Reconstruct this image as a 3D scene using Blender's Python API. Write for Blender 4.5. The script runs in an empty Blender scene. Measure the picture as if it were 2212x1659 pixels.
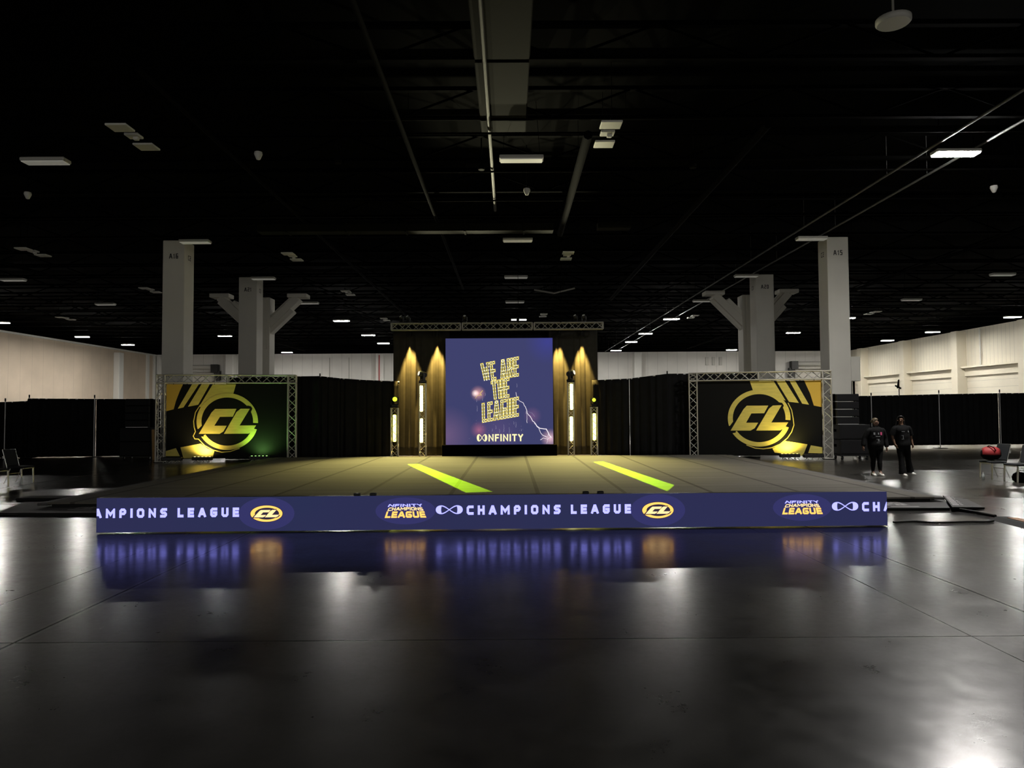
import bpy, bmesh, math, random
from mathutils import Vector, Matrix, Euler

random.seed(7)
sc = bpy.context.scene
COL = sc.collection

# ------------------------------------------------------------------ camera, world, exposure
F_PX, W_PX, H_PX = 1540.0, 2212.0, 1659.0
CAM_H = 1.88
cam_data = bpy.data.cameras.new('camera')
cam = bpy.data.objects.new('camera', cam_data)
COL.objects.link(cam)
cam_data.sensor_fit = 'HORIZONTAL'
cam_data.sensor_width = 36.0
cam_data.lens = 36.0 * F_PX / W_PX
cam_data.clip_start, cam_data.clip_end = 0.05, 300
PITCH, YAW, ROLL = math.atan(58.5 / F_PX), -5.0 / F_PX, -0.006
cam.matrix_world = (Matrix.Translation((0, 0, CAM_H)) @ Matrix.Rotation(YAW, 4, 'Z')
                    @ Matrix.Rotation(math.pi / 2 + PITCH, 4, 'X') @ Matrix.Rotation(ROLL, 4, 'Z'))
sc.camera = cam
CAM_R = cam.matrix_world.to_3x3()
EYE = Vector((0, 0, CAM_H))

world = bpy.data.worlds.new('world')
sc.world = world
world.use_nodes = True
world.node_tree.nodes['Background'].inputs[0].default_value = (1.0, 0.96, 0.88, 1)
world.node_tree.nodes['Background'].inputs[1].default_value = 0.42

vs = sc.view_settings
vs.view_transform = 'Standard'
vs.look = 'None'
vs.exposure = 0.0
vs.gamma = 1.0
vs.use_curve_mapping = False
sc.cycles.max_bounces = 6
sc.cycles.sample_clamp_indirect = 6.0
sc.cycles.caustics_reflective = True
sc.cycles.caustics_refractive = False

LAMP = 450.0          # radiance of a lit ceiling fixture
BAR = 7.0             # radiance of the light bars in the totems


# ------------------------------------------------------------------ helpers
def ray(px, py):
    v = Vector(((px - W_PX / 2) / F_PX, -(py - H_PX / 2) / F_PX, -1.0))
    return CAM_R @ v


def at_y(px, py, y):
    d = ray(px, py)
    return EYE + d * (y / d.y)


def at_z(px, py, z):
    d = ray(px, py)
    return EYE + d * ((z - CAM_H) / d.z)


def on_plane(px, py, p, n):
    d = ray(px, py)
    return EYE + d * ((p - EYE).dot(n) / d.dot(n))


class MB:
    """collects faces for ONE mesh object"""

    def __init__(self):
        self.v, self.f, self.m, self.s = [], [], [], []

    def poly(self, pts, mi=0, smooth=False):
        b = len(self.v)
        self.v += [tuple(p) for p in pts]
        self.f.append(tuple(range(b, b + len(pts))))
        self.m.append(mi)
        self.s.append(smooth)

    def add(self, verts, faces, mi=0, smooth=False):
        b = len(self.v)
        self.v += [tuple(p) for p in verts]
        for f in faces:
            self.f.append(tuple(b + i for i in f))
            self.m.append(mi)
            self.s.append(smooth)

    def box(self, c, s, mi=0, rot=None, bev=0.0):
        hx, hy, hz = s[0] / 2, s[1] / 2, s[2] / 2
        c = Vector(c)
        if bev > 0:
            b = min(bev, hx * .9, hy * .9, hz * .9)
            vs_, idx = [], {}
            for sx in (-1, 1):
                for sy in (-1, 1):
                    for sz in (-1, 1):
                        for k in range(3):
                            p = [sx * (hx - b), sy * (hy - b), sz * (hz - b)]
                            p[k] = (sx * hx, sy * hy, sz * hz)[k]
                            idx[(sx, sy, sz, k)] = len(vs_)
                            vs_.append(Vector(p))
            fs = []
            for k in range(3):
                a, d = [i for i in range(3) if i != k]
                for sg in (-1, 1):
                    q = []
                    for (u, w) in ((-1, -1), (1, -1), (1, 1), (-1, 1)):
                        t = [0, 0, 0]
                        t[k], t[a], t[d] = sg, u, w
                        q.append(idx[(t[0], t[1], t[2], k)])
                    fs.append(q)
            for k in range(3):
                a, d = [i for i in range(3) if i != k]
                for u in (-1, 1):
                    for w in (-1, 1):
                        t0, t1 = [0, 0, 0], [0, 0, 0]
                        t0[k], t0[a], t0[d] = -1, u, w
                        t1[k], t1[a], t1[d] = 1, u, w
                        fs.append([idx[(*t0, a)], idx[(*t1, a)], idx[(*t1, d)], idx[(*t0, d)]])
            for sx in (-1, 1):
                for sy in (-1, 1):
                    for sz in (-1, 1):
                        fs.append([idx[(sx, sy, sz, k)] for k in range(3)])
        else:
            vs_ = [Vector((x, y, z)) for x in (-hx, hx) for y in (-hy, hy) for z in (-hz, hz)]
            fs = [(0, 1, 3, 2), (4, 6, 7, 5), (0, 4, 5, 1), (2, 3, 7, 6), (0, 2, 6, 4), (1, 5, 7, 3)]
        if rot is not None:
            vs_ = [rot @ p for p in vs_]
        self.add([c + p for p in vs_], fs, mi)

    def tube(self, p0, p1, r, n=8, mi=0, r1=None, cap=True):
        p0, p1 = Vector(p0), Vector(p1)
        d = (p1 - p0)
        if d.length < 1e-6:
            return
        d.normalize()
        a = d.orthogonal().normalized()
        b = d.cross(a)
        r1 = r if r1 is None else r1
        vs_ = []
        for p, rr in ((p0, r), (p1, r1)):
            for k in range(n):
                t = 2 * math.pi * k / n
                vs_.append(p + (a * math.cos(t) + b * math.sin(t)) * rr)
        fs = [(k, (k + 1) % n, n + (k + 1) % n, n + k) for k in range(n)]
        self.add(vs_, fs, mi, True)
        if cap:
            self.poly(vs_[:n][::-1], mi)
            self.poly(vs_[n:], mi)

    def path(self, pts, r, n=8, mi=0):
        for a, b in zip(pts[:-1], pts[1:]):
            self.tube(a, b, r, n, mi)

    def lathe(self, prof, base, axis=(0, 0, 1), n=20, mi=0, scale=(1, 1)):
        """prof: (radius, height) along axis from base"""
        base, ax = Vector(base), Vector(axis).normalized()
        a = ax.orthogonal().normalized()
        b = ax.cross(a)
        vs_ = []
        for (r, h) in prof:
            for k in range(n):
                t = 2 * math.pi * k / n
                vs_.append(base + ax * h + a * (r * math.cos(t) * scale[0]) + b * (r * math.sin(t) * scale[1]))
        fs = []
        for i in range(len(prof) - 1):
            for k in range(n):
                fs.append((i * n + k, i * n + (k + 1) % n, (i + 1) * n + (k + 1) % n, (i + 1) * n + k))
        self.add(vs_, fs, mi, True)
        self.poly(vs_[:n][::-1], mi)
        self.poly(vs_[-n:], mi)

    def build(self, name, mats, parent=None, origin=None):
        me = bpy.data.meshes.new(name)
        o_ = Vector(origin) if origin is not None else Vector((0, 0, 0))
        me.from_pydata([tuple(Vector(p) - o_) for p in self.v], [], self.f)
        if not isinstance(mats, (list, tuple)):
            mats = [mats]
        for m in mats:
            me.materials.append(m)
        for p, mi, s in zip(me.polygons, self.m, self.s):
            p.material_index = mi
            p.use_smooth = s
        me.update()
        ob = bpy.data.objects.new(name, me)
        COL.objects.link(ob)
        ob.location = o_
        if parent is not None:
            ob.parent = parent
        return ob


def tag(o, label=None, cat=None, group=None, kind=None):
    if label:
        o['label'] = label
    if cat:
        o['category'] = cat
    if group:
        o['group'] = group
    if kind:
        o['kind'] = kind
    return o


def thing(name, label, cat, loc=(0, 0, 0), rz=0.0, group=None):
    o = bpy.data.objects.new(name, None)
    COL.objects.link(o)
    o.empty_display_size = 0.2
    o.location = loc
    o.rotation_euler = (0, 0, rz)
    return tag(o, label, cat, group)


def copy_tree(o, parent=None):
    c = o.copy()
    COL.objects.link(c)
    c.parent = parent
    for ch in list(o.children):
        copy_tree(ch, c)
    return c


# ------------------------------------------------------------------ materials
def mat(name, col, rough=0.6, metal=0.0, spec=0.5, noise=0.0, nscale=6.0, bump=0.0, bscale=40.0, emit=None, estr=0.0, stretch=(1, 1, 1), sheen=0.0):
    m = bpy.data.materials.new(name)
    m.use_nodes = True
    nt = m.node_tree
    b = nt.nodes['Principled BSDF']
    b.inputs['Base Color'].default_value = (*col, 1)
    b.inputs['Roughness'].default_value = rough
    b.inputs['Metallic'].default_value = metal
    b.inputs['Specular IOR Level'].default_value = spec
    if sheen:
        b.inputs['Sheen Weight'].default_value = sheen
    if emit is not None:
        b.inputs['Emission Color'].default_value = (*emit, 1)
        b.inputs['Emission Strength'].default_value = estr
    if noise > 0 or bump > 0:
        tc = nt.nodes.new('ShaderNodeTexCoord')
        mp = nt.nodes.new('ShaderNodeMapping')
        mp.inputs['Scale'].default_value = stretch
        nt.links.new(tc.outputs['Object'], mp.inputs[0])
    if noise > 0:
        n = nt.nodes.new('ShaderNodeTexNoise')
        n.inputs['Scale'].default_value = nscale
        n.inputs['Detail'].default_value = 4
        nt.links.new(mp.outputs[0], n.inputs['Vector'])
        r = nt.nodes.new('ShaderNodeMapRange')
        r.inputs[1].default_value, r.inputs[2].default_value = 0.25, 0.75
        r.inputs[3].default_value, r.inputs[4].default_value = 1 - noise, 1 + noise
        nt.links.new(n.outputs['Fac'], r.inputs[0])
        mx = nt.nodes.new('ShaderNodeVectorMath')
        mx.operation = 'SCALE'
        mx.inputs[0].default_value = col
        nt.links.new(r.outputs[0], mx.inputs['Scale'])
        nt.links.new(mx.outputs[0], b.inputs['Base Color'])
    if bump > 0:
        n2 = nt.nodes.new('ShaderNodeTexNoise')
        n2.inputs['Scale'].default_value = bscale
        nt.links.new(mp.outputs[0], n2.inputs['Vector'])
        bp = nt.nodes.new('ShaderNodeBump')
        bp.inputs['Strength'].default_value = bump
        bp.inputs['Distance'].default_value = 0.02
        nt.links.new(n2.outputs['Fac'], bp.inputs['Height'])
        nt.links.new(bp.outputs[0], b.inputs['Normal'])
    return m


def emis(name, col, s):
    m = bpy.data.materials.new(name)
    m.use_nodes = True
    nt = m.node_tree
    nt.nodes.remove(nt.nodes['Principled BSDF'])
    e = nt.nodes.new('ShaderNodeEmission')
    e.inputs[0].default_value = (*col, 1)
    e.inputs[1].default_value = s
    nt.links.new(e.outputs[0], nt.nodes['Material Output'].inputs[0])
    return m


def math_node(nt, op, a, b=None, c=None):
    n = nt.nodes.new('ShaderNodeMath')
    n.operation = op
    for i, x in enumerate((a, b, c)):
        if x is None:
            continue
        if isinstance(x, (int, float)):
            n.inputs[i].default_value = x
        else:
            nt.links.new(x, n.inputs[i])
    return n.outputs[0]


def lines_mat(name, col, line_col, rough, axis, period, width, phase=0.0, noise=0.06, nscale=0.4, spec=0.3, axis2=None, period2=1.0, width2=0.01):
    """painted surface with thin seams across one or two object axes"""
    m = mat(name, col, rough, spec=spec)
    nt = m.node_tree
    b = nt.nodes['Principled BSDF']
    tc = nt.nodes.new('ShaderNodeTexCoord')
    sp = nt.nodes.new('ShaderNodeSeparateXYZ')
    nt.links.new(tc.outputs['Object'], sp.inputs[0])

    def seam(ax, per, wid, ph):
        v = math_node(nt, 'ADD', sp.outputs[ax], 1000 * per + ph)
        v = math_node(nt, 'MODULO', v, per)
        return math_node(nt, 'LESS_THAN', v, wid)
    f = seam(axis, period, width, phase)
    if axis2 is not None:
        f = math_node(nt, 'MAXIMUM', f, seam(axis2, period2, width2, 0))
    n = nt.nodes.new('ShaderNodeTexNoise')
    n.inputs['Scale'].default_value = nscale
    n.inputs['Detail'].default_value = 5
    nt.links.new(tc.outputs['Object'], n.inputs['Vector'])
    r = nt.nodes.new('ShaderNodeMapRange')
    r.inputs[1].default_value, r.inputs[2].default_value = 0.3, 0.7
    r.inputs[3].default_value, r.inputs[4].default_value = 1 - noise, 1 + noise
    nt.links.new(n.outputs['Fac'], r.inputs[0])
    mx = nt.nodes.new('ShaderNodeVectorMath')
    mx.operation = 'SCALE'
    mx.inputs[0].default_value = col
    nt.links.new(r.outputs[0], mx.inputs['Scale'])
    mi = nt.nodes.new('ShaderNodeMix')
    mi.data_type = 'RGBA'
    nt.links.new(f, mi.inputs[0])
    nt.links.new(mx.outputs[0], mi.inputs[6])
    mi.inputs[7].default_value = (*line_col, 1)
    nt.links.new(mi.outputs[2], b.inputs['Base Color'])
    return m


def floor_material():
    m = mat('polished_concrete', (0.03, 0.03, 0.03), 0.2, spec=0.10)
    nt = m.node_tree
    b = nt.nodes['Principled BSDF']
    b.inputs['IOR'].default_value = 1.5
    b.inputs['Coat Weight'].default_value = 1.0
    b.inputs['Coat IOR'].default_value = 1.36
    tc = nt.nodes.new('ShaderNodeTexCoord')
    sp = nt.nodes.new('ShaderNodeSeparateXYZ')
    nt.links.new(tc.outputs['Object'], sp.inputs[0])

    def noise(scale, detail, stretch=(1, 1, 1), rough=0.55):
        mp = nt.nodes.new('ShaderNodeMapping')
        mp.inputs['Scale'].default_value = stretch
        nt.links.new(tc.outputs['Object'], mp.inputs[0])
        n = nt.nodes.new('ShaderNodeTexNoise')
        n.inputs['Scale'].default_value = scale
        n.inputs['Detail'].default_value = detail
        n.inputs['Roughness'].default_value = rough
        nt.links.new(mp.outputs[0], n.inputs['Vector'])
        return n.outputs['Fac']

    def rng(v, a, c, lo, hi):
        r = nt.nodes.new('ShaderNodeMapRange')
        r.inputs[1].default_value, r.inputs[2].default_value = a, c
        r.inputs[3].default_value, r.inputs[4].default_value = lo, hi
        nt.links.new(v, r.inputs[0])
        return r.outputs[0]
    big, mid, fine = noise(0.35, 6), noise(1.6, 8, rough=0.65), noise(14, 6, rough=0.7)
    tone = math_node(nt, 'MULTIPLY', rng(big, 0.3, 0.7, 0.7, 1.35), rng(mid, 0.3, 0.7, 0.75, 1.3))
    # control joints every 8.83 m along X, 9 m along Y, drawn as a groove with pale arrises beside it
    def joint(ax, per, ph, w0, w1):
        v = math_node(nt, 'ADD', sp.outputs[ax], 100 * per - ph + per / 2)
        v = math_node(nt, 'MODULO', v, per)
        v = math_node(nt, 'ABSOLUTE', math_node(nt, 'SUBTRACT', v, per / 2))
        groove = math_node(nt, 'LESS_THAN', v, w0)
        halo = math_node(nt, 'SUBTRACT', math_node(nt, 'LESS_THAN', v, w1), groove)
        return groove, halo
    gx, hx = joint(0, 8.83, 4.74, 0.012, 0.05)
    gy, hy = joint(1, 9.0, 5.95, 0.009, 0.012)
    gx2, hx2 = joint(0, 8.83, -5.03, 0.006, 0.007)
    groove = math_node(nt, 'MAXIMUM', math_node(nt, 'MAXIMUM', gx, gy), gx2)
    halo = math_node(nt, 'MULTIPLY', hx, rng(mid, 0.35, 0.6, 0.2, 1.0))
    tone = math_node(nt, 'ADD', tone, math_node(nt, 'MULTIPLY', halo, 1.6))
    tone = math_node(nt, 'MULTIPLY', tone, math_node(nt, 'SUBTRACT', 1.0, math_node(nt, 'MULTIPLY', groove, 0.85)))
    mx = nt.nodes.new('ShaderNodeVectorMath')
    mx.operation = 'SCALE'
    mx.inputs[0].default_value = (0.032, 0.030, 0.026)
    nt.links.new(tone, mx.inputs['Scale'])
    nt.links.new(mx.outputs[0], b.inputs['Base Color'])
    rr = math_node(nt, 'ADD', rng(mid, 0.3, 0.7, 0.26, 0.40), rng(fine, 0.3, 0.7, -0.03, 0.05))
    rr = math_node(nt, 'ADD', rr, math_node(nt, 'MULTIPLY', groove, 0.5))
    nt.links.new(rr, b.inputs['Roughness'])
    streak = noise(5.0, 6, (1, 1, 1), 0.7)
    cr = math_node(nt, 'ADD', rng(mid, 0.3, 0.7, 0.155, 0.225), rng(streak, 0.35, 0.65, -0.03, 0.03))
    nt.links.new(cr, b.inputs['Coat Roughness'])
    cw = math_node(nt, 'MULTIPLY', rng(streak, 0.3, 0.7, 0.72, 1.0), rng(big, 0.3, 0.7, 0.8, 1.0))
    nt.links.new(cw, b.inputs['Coat Weight'])
    hgt = math_node(nt, 'ADD', math_node(nt, 'MULTIPLY', noise(3.0, 4), 1.0), math_node(nt, 'MULTIPLY', noise(22, 3), 0.15))
    hgt = math_node(nt, 'SUBTRACT', hgt, math_node(nt, 'MULTIPLY', groove, 0.6))
    bp = nt.nodes.new('ShaderNodeBump')
    bp.inputs['Strength'].default_value = 0.03
    bp.inputs['Distance'].default_value = 0.03
    nt.links.new(hgt, bp.inputs['Height'])
    nt.links.new(bp.outputs[0], b.inputs['Normal'])
    return m


M_FLOOR = floor_material()
M_BLACKCEIL = mat('black_ceiling_paint', (0.0015, 0.0015, 0.0014), 0.95, spec=0.02, noise=0.3, nscale=1.2)
M_STEELBLK = mat('black_painted_steel', (0.0008, 0.0008, 0.0007), 0.9, spec=0.02)
M_PIPE = mat('dark_pipe', (0.0022, 0.0021, 0.0019), 0.85, spec=0.03, noise=0.5, nscale=0.8)
M_DUCT = mat('dusty_duct', (0.005, 0.0048, 0.0022), 0.8, spec=0.08, noise=0.4, nscale=0.9)
M_WALLB = lines_mat('back_wall_paint', (0.80, 0.78, 0.74), (0.5, 0.49, 0.47), 0.7, 0, 1.22, 0.03, axis2=None)
M_WALLR = lines_mat('right_wall_paint', (0.80, 0.75, 0.62), (0.55, 0.52, 0.43), 0.7, 2, 0.62, 0.03, axis2=None)
M_WALLRU = lines_mat('right_wall_cladding', (0.80, 0.75, 0.62), (0.66, 0.62, 0.52), 0.7, 1, 0.5, 0.06)
M_WALLL = lines_mat('left_partition_fabric', (0.62, 0.52, 0.41), (0.45, 0.38, 0.30), 0.85, 1, 1.55, 0.03, noise=0.08)
M_COLUMN = mat('column_paint', (0.80, 0.78, 0.71), 0.7, spec=0.3, noise=0.05, nscale=0.8)
M_COLTXT = mat('column_stencil', (0.05, 0.05, 0.05), 0.8)
M_WHITE = mat('white_paint', (0.78, 0.77, 0.73), 0.5)
M_CREAM = mat('cream_paint', (0.78, 0.72, 0.58), 0.6)
M_FIXOFF = mat('unlit_diffuser', (0.85, 0.84, 0.78), 0.5)
M_FIXOFF_GLOW = mat('dimmed_diffuser', (0.85, 0.84, 0.78), 0.5, emit=(1, .97, .85), estr=.10)  # lamps are off; faint glow added to brighten their diffusers
M_NEAR = emis('near_lit_diffuser', (1.0, 0.97, 0.92), 1.75 * LAMP)
M_FIXON = emis('lit_diffuser', (1.0, 0.97, 0.90), LAMP)
M_HOUSING = mat('white_housing', (0.55, 0.54, 0.50), 0.5)
M_ALU = mat('truss_aluminium', (0.52, 0.50, 0.45), 0.45, metal=0.35, spec=0.5)
M_LEG = mat('brushed_chair_leg', (0.85, 0.85, 0.80), 0.32, metal=1.0)
M_CHROME = mat('chrome', (0.85, 0.85, 0.82), 0.2, metal=1.0)
M_BLACKPL = mat('black_plastic', (0.012, 0.012, 0.012), 0.45, spec=0.4)
M_SPK = mat('speaker_paint', (0.010, 0.010, 0.011), 0.6, spec=0.25, bump=0.2, bscale=120)
M_GRILLE = mat('speaker_grille', (0.008, 0.008, 0.009), 0.6, spec=0.2)
M_DRAPE = mat('black_drape', (0.009, 0.009, 0.0095), 0.9, spec=0.1, noise=0.25, nscale=3)
M_CURTAIN = mat('stage_curtain_velour', (0.032, 0.030, 0.027), 0.9, spec=0.1, noise=0.15, nscale=4)
M_POLE = mat('aluminium_pole', (0.60, 0.60, 0.60), 0.4, metal=0.5)
M_RUBBER = mat('black_rubber', (0.01, 0.01, 0.01), 0.75, spec=0.3)
M_MAT = mat('grey_vinyl_mat', (0.115, 0.112, 0.113), 0.6, spec=0.15)
M_MATTXT = mat('white_mat_print', (0.6, 0.58, 0.58), 0.5)
M_GOLD = mat('gold_print', (0.70, 0.58, 0.13), 0.6, spec=0.3, noise=0.12, nscale=2.5, stretch=(1, 1, 5))
M_GOLDOR = mat('orange_gold_print', (0.68, 0.44, 0.06), 0.6, spec=0.3)
M_BANNER = mat('black_banner_fabric', (0.006, 0.006, 0.0056), 0.65, spec=0.12)
M_CHAIRF = mat('charcoal_chair_fabric', (0.020, 0.022, 0.025), 0.8, spec=0.3, bump=0.1, bscale=200)
M_RED = mat('red_nylon', (0.36, 0.022, 0.026), 0.6)
M_CABLE = mat('cable_rubber', (0.008, 0.008, 0.008), 0.6)
M_ORANGE = mat('orange_plastic', (0.55, 0.22, 0.06), 0.5)
M_PAPER = mat('white_paper', (0.7, 0.7, 0.7), 0.7)
M_CLEAR = mat('clear_bottle_plastic', (0.75, 0.8, 0.8), 0.15, spec=0.6)
M_BLUESCREEN = emis('led_blue', (0.026, 0.029, 0.088), 1.0)
M_HALO = emis('led_halo', (0.036, 0.036, 0.135), 1.0)
M_LEDTXT = emis('led_lavender', (0.64, 0.64, 2.3), 1.0)
M_LEDGOLD = emis('led_gold', (1.6, 0.80, 0.17), 1.0)
M_LEDPALE = emis('led_pale_gold', (1.5, 0.98, 0.45), 1.0)
M_LEDDARK = emis('led_dark', (0.03, 0.025, 0.05), 1.0)
M_BAR = emis('light_bar_tube', (1.0, 0.93, 0.34), BAR)
M_BARG = emis('green_light_bar_tube', (1.0, 0.97, 0.15), BAR)
M_LENSG = emis('yellow_green_lens', (0.72, 1.0, 0.05), 1.5)
M_LENSW = emis('white_lens', (1.0, 0.93, 0.75), 1.0)
M_SKIN = mat('skin', (0.22, 0.12, 0.08), 0.55)
M_SKIN2 = mat('skin_dark', (0.16, 0.085, 0.05), 0.55)
M_BLACKCLOTH = mat('black_jersey', (0.003, 0.003, 0.0033), 0.85, spec=0.2)
M_HAIRB = mat('dark_blond_hair', (0.10, 0.075, 0.045), 0.5)
M_HAIRD = mat('black_hair', (0.008, 0.007, 0.006), 0.4)
M_SHOE = mat('white_shoe', (0.75, 0.74, 0.70), 0.5)
M_EYE = mat('eye', (0.02, 0.015, 0.012), 0.3)
M_LIP = mat('lips', (0.22, 0.07, 0.06), 0.5)
M_PINK = mat('pink_print', (0.6, 0.08, 0.2), 0.6)
M_GREYPRINT = mat('grey_print', (0.22, 0.23, 0.24), 0.7)


# ------------------------------------------------------------------ stroke lettering
GLYPH = {
    'A': (1.05, [[(0, 0), (.42, 1), (.58, 1), (1, 0)], [(.2, .3), (.8, .3)]]),
    'C': (.95, [[(1, 1), (0, 1), (0, 0), (1, 0)]]),
    'E': (.85, [[(1, 1), (0, 1), (0, 0), (1, 0)], [(0, .5), (.92, .5)]]),
    'F': (.8, [[(1, 1), (0, 1), (0, 0)], [(0, .5), (.85, .5)]]),
    'G': (.95, [[(1, 1), (0, 1), (0, 0), (1, 0), (1, .48), (.55, .48)]]),
    'H': (.95, [[(0, 0), (0, 1)], [(1, 0), (1, 1)], [(0, .5), (1, .5)]]),
    'I': (.3, [[(.5, 0), (.5, 1)]]),
    'L': (.8, [[(0, 1), (0, 0), (1, 0)]]),
    'M': (1.25, [[(0, 0), (0, 1), (.5, .3), (1, 1), (1, 0)]]),
    'N': (1.0, [[(0, 0), (0, 1), (1, 0), (1, 1)]]),
    'O': (1.0, [[(0, 0), (0, 1), (1, 1), (1, 0), (0, 0)]]),
    'P': (.92, [[(0, 0), (0, 1), (1, 1), (1, .42), (0, .42)]]),
    'R': (.95, [[(0, 0), (0, 1), (1, 1), (1, .45), (0, .45)], [(.5, .45), (1, 0)]]),
    'S': (.92, [[(1, 1), (0, 1), (0, .5), (1, .5), (1, 0), (0, 0)]]),
    'T': (.9, [[(0, 1), (1, 1)], [(.5, 1), (.5, 0)]]),
    'U': (.95, [[(0, 1), (0, 0), (1, 0), (1, 1)]]),
    'V': (1.0, [[(0, 1), (.5, 0), (1, 1)]]),
    'W': (1.3, [[(0, 1), (.25, 0), (.5, .8), (.75, 0), (1, 1)]]),
    'Y': (.95, [[(0, 1), (.5, .5), (1, 1)], [(.5, .5), (.5, 0)]]),
    '1': (.5, [[(.1, .8), (.65, 1), (.65, 0)]]),
    '5': (.75, [[(1, 1), (0, 1), (0, .55), (1, .55), (1, 0), (0, 0)]]),
    '6': (.75, [[(1, 1), (0, 1), (0, 0), (1, 0), (1, .52), (0, .52)]]),
    '0': (.75, [[(0, 0), (0, 1), (1, 1), (1, 0), (0, 0)]]),
    '2': (.75, [[(0, 1), (1, 1), (1, .52), (0, .45), (0, 0), (1, 0)]]),
    '7': (.75, [[(0, 1), (1, 1), (.4, 0)]]),
    '3': (.75, [[(0, 1), (1, 1), (1, 0), (0, 0)], [(.2, .52), (1, .52)]]),
    'D': (.95, [[(0, 0), (0, 1), (.8, 1), (1, .8), (1, .2), (.8, 0), (0, 0)]]),
}


def stroke_polys(pts, t):
    """quads that thicken a polyline, mitred joints, square ends"""
    P = [Vector((p[0], p[1])) for p in pts]
    closed = (P[0] - P[-1]).length < 1e-6
    n = len(P)
    out, off = [], []
    dirs = [(P[i + 1] - P[i]).normalized() for i in range(n - 1)]
    for i in range(n):
        if closed and i in (0, n - 1):
            d0, d1 = dirs[-1], dirs[0]
        elif i == 0:
            d0 = d1 = dirs[0]
        elif i == n - 1:
            d0 = d1 = dirs[-1]
        else:
            d0, d1 = dirs[i - 1], dirs[i]
        n0, n1 = Vector((-d0.y, d0.x)), Vector((-d1.y, d1.x))
        b = n0 + n1
        if b.length < 0.3:
            b = n0
            k = t / 2
        else:
            b.normalize()
            k = t / 2 / max(0.42, b.dot(n0))
        p = P[i].copy()
        if not closed and i == 0:
            p -= dirs[0] * t / 2
        if not closed and i == n - 1:
            p += dirs[-1] * t / 2
        off.append((p + b * k, p - b * k))
    for i in range(n - 1):
        out.append([off[i][0], off[i][1], off[i + 1][1], off[i + 1][0]])
    return out


def clip_y(q, lo, hi):
    for sgn, lim in ((1, lo), (-1, hi)):
        out = []
        for i in range(len(q)):
            a, b = q[i], q[(i + 1) % len(q)]
            ia, ib = (a.y - lim) * sgn >= -1e-9, (b.y - lim) * sgn >= -1e-9
            if ia:
                out.append(a)
            if ia != ib:
                out.append(a.lerp(b, (lim - a.y) / (b.y - a.y)))
        q = out
        if len(q) < 3:
            return []
    return q


def chamfered(pts, c):
    """cut the right-angled corners of a polyline"""
    P = [Vector(p) for p in pts]
    closed = (P[0] - P[-1]).length < 1e-6
    if c <= 0:
        return pts
    core = P[:-1] if closed else P
    out, n = [], len(core)
    for i, p in enumerate(core):
        if not closed and i in (0, n - 1):
            out.append(p)
            continue
        a, b = core[i - 1] - p, core[(i + 1) % n] - p
        if a.length > 2.2 * c and b.length > 2.2 * c and abs(a.normalized().dot(b.normalized())) < .2:
            out += [p + a.normalized() * c, p + b.normalized() * c]
        else:
            out.append(p)
    if closed:
        out.append(out[0])
    return out


def text_polys(s, h, t, gap=0.25, space=0.6, sx=1.0, cut=0.0):
    """polys (2D) of a text, height h (m), stroke t (in units of h); returns (polys, width)"""
    x, out = 0.0, []
    for ch in s:
        if ch == ' ':
            x += space * sx
            continue
        w, strokes = GLYPH[ch]
        w *= sx
        for st in strokes:
            if ch == 'I':
                pts = [(x + w / 2, t / 2 + p[1] * (1 - t)) for p in st]
            else:
                pts = [(x + t / 2 + p[0] * (w - t), t / 2 + p[1] * (1 - t)) for p in st]
            out += stroke_polys(chamfered(pts, cut if ch in 'COGUSPRD' else 0), t)
        x += w + gap * sx
    x -= gap * sx
    out = [clip_y(q, 0.0, 1.0) for q in out]
    return [[Vector((p.x * h, p.y * h)) for p in q] for q in out if len(q) > 2], x * h


def infinity_polys(w, h, t):
    """looping ribbon, thicker at its outer ends; centred"""
    out, n = [], 64
    pts = []
    for k in range(n + 1):
        a = 2 * math.pi * k / n
        x = math.cos(a)
        y = math.sin(2 * a) * 0.5
        pts.append(Vector((x, y)))
    L = []
    for k in range(n + 1):
        d = (pts[(k + 1) % n] - pts[(k - 1) % n]).normalized()
        nn = Vector((-d.y, d.x))
        tt = t * (0.35 + 1.0 * abs(pts[k].x) ** 2)
        c = Vector((pts[k].x * (w / 2 - t * .6), pts[k].y * (h - t * .7)))
        L.append((c + nn * tt / 2, c - nn * tt / 2))
    for k in range(n):
        out.append([L[k][0], L[k][1], L[k + 1][1], L[k + 1][0]])
    return out


def ellipse(cx, cy, rx, ry, n=40):
    return [Vector((cx + rx * math.cos(2 * math.pi * k / n), cy + ry * math.sin(2 * math.pi * k / n))) for k in range(n)]


def arc_quads(cx, cy, ro, ri, a0, a1, n=40):
    """ring sector; ro, ri = (rx, ry)"""
    out = []
    for k in range(n):
        s, e = math.radians(a0 + (a1 - a0) * k / n), math.radians(a0 + (a1 - a0) * (k + 1) / n)
        out.append([Vector((cx + ro[0] * math.cos(s), cy + ro[1] * math.sin(s))),
                    Vector((cx + ri[0] * math.cos(s), cy + ri[1] * math.sin(s))),
                    Vector((cx + ri[0] * math.cos(e), cy + ri[1] * math.sin(e))),
                    Vector((cx + ro[0] * math.cos(e), cy + ro[1] * math.sin(e)))])
    return out


# ------------------------------------------------------------------ the hall
XL, XR, YB, ZC = -43.6, 42.0, 88.0, 9.1
Y0 = -8.0

mb = MB()
mb.box(((XL + XR) / 2, (Y0 + YB) / 2, -0.1), (XR - XL + 1, YB - Y0 + 1, 0.2))
tag(mb.build('floor', M_FLOOR), 'dark polished concrete floor with saw cut joints', None, kind='structure')

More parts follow.
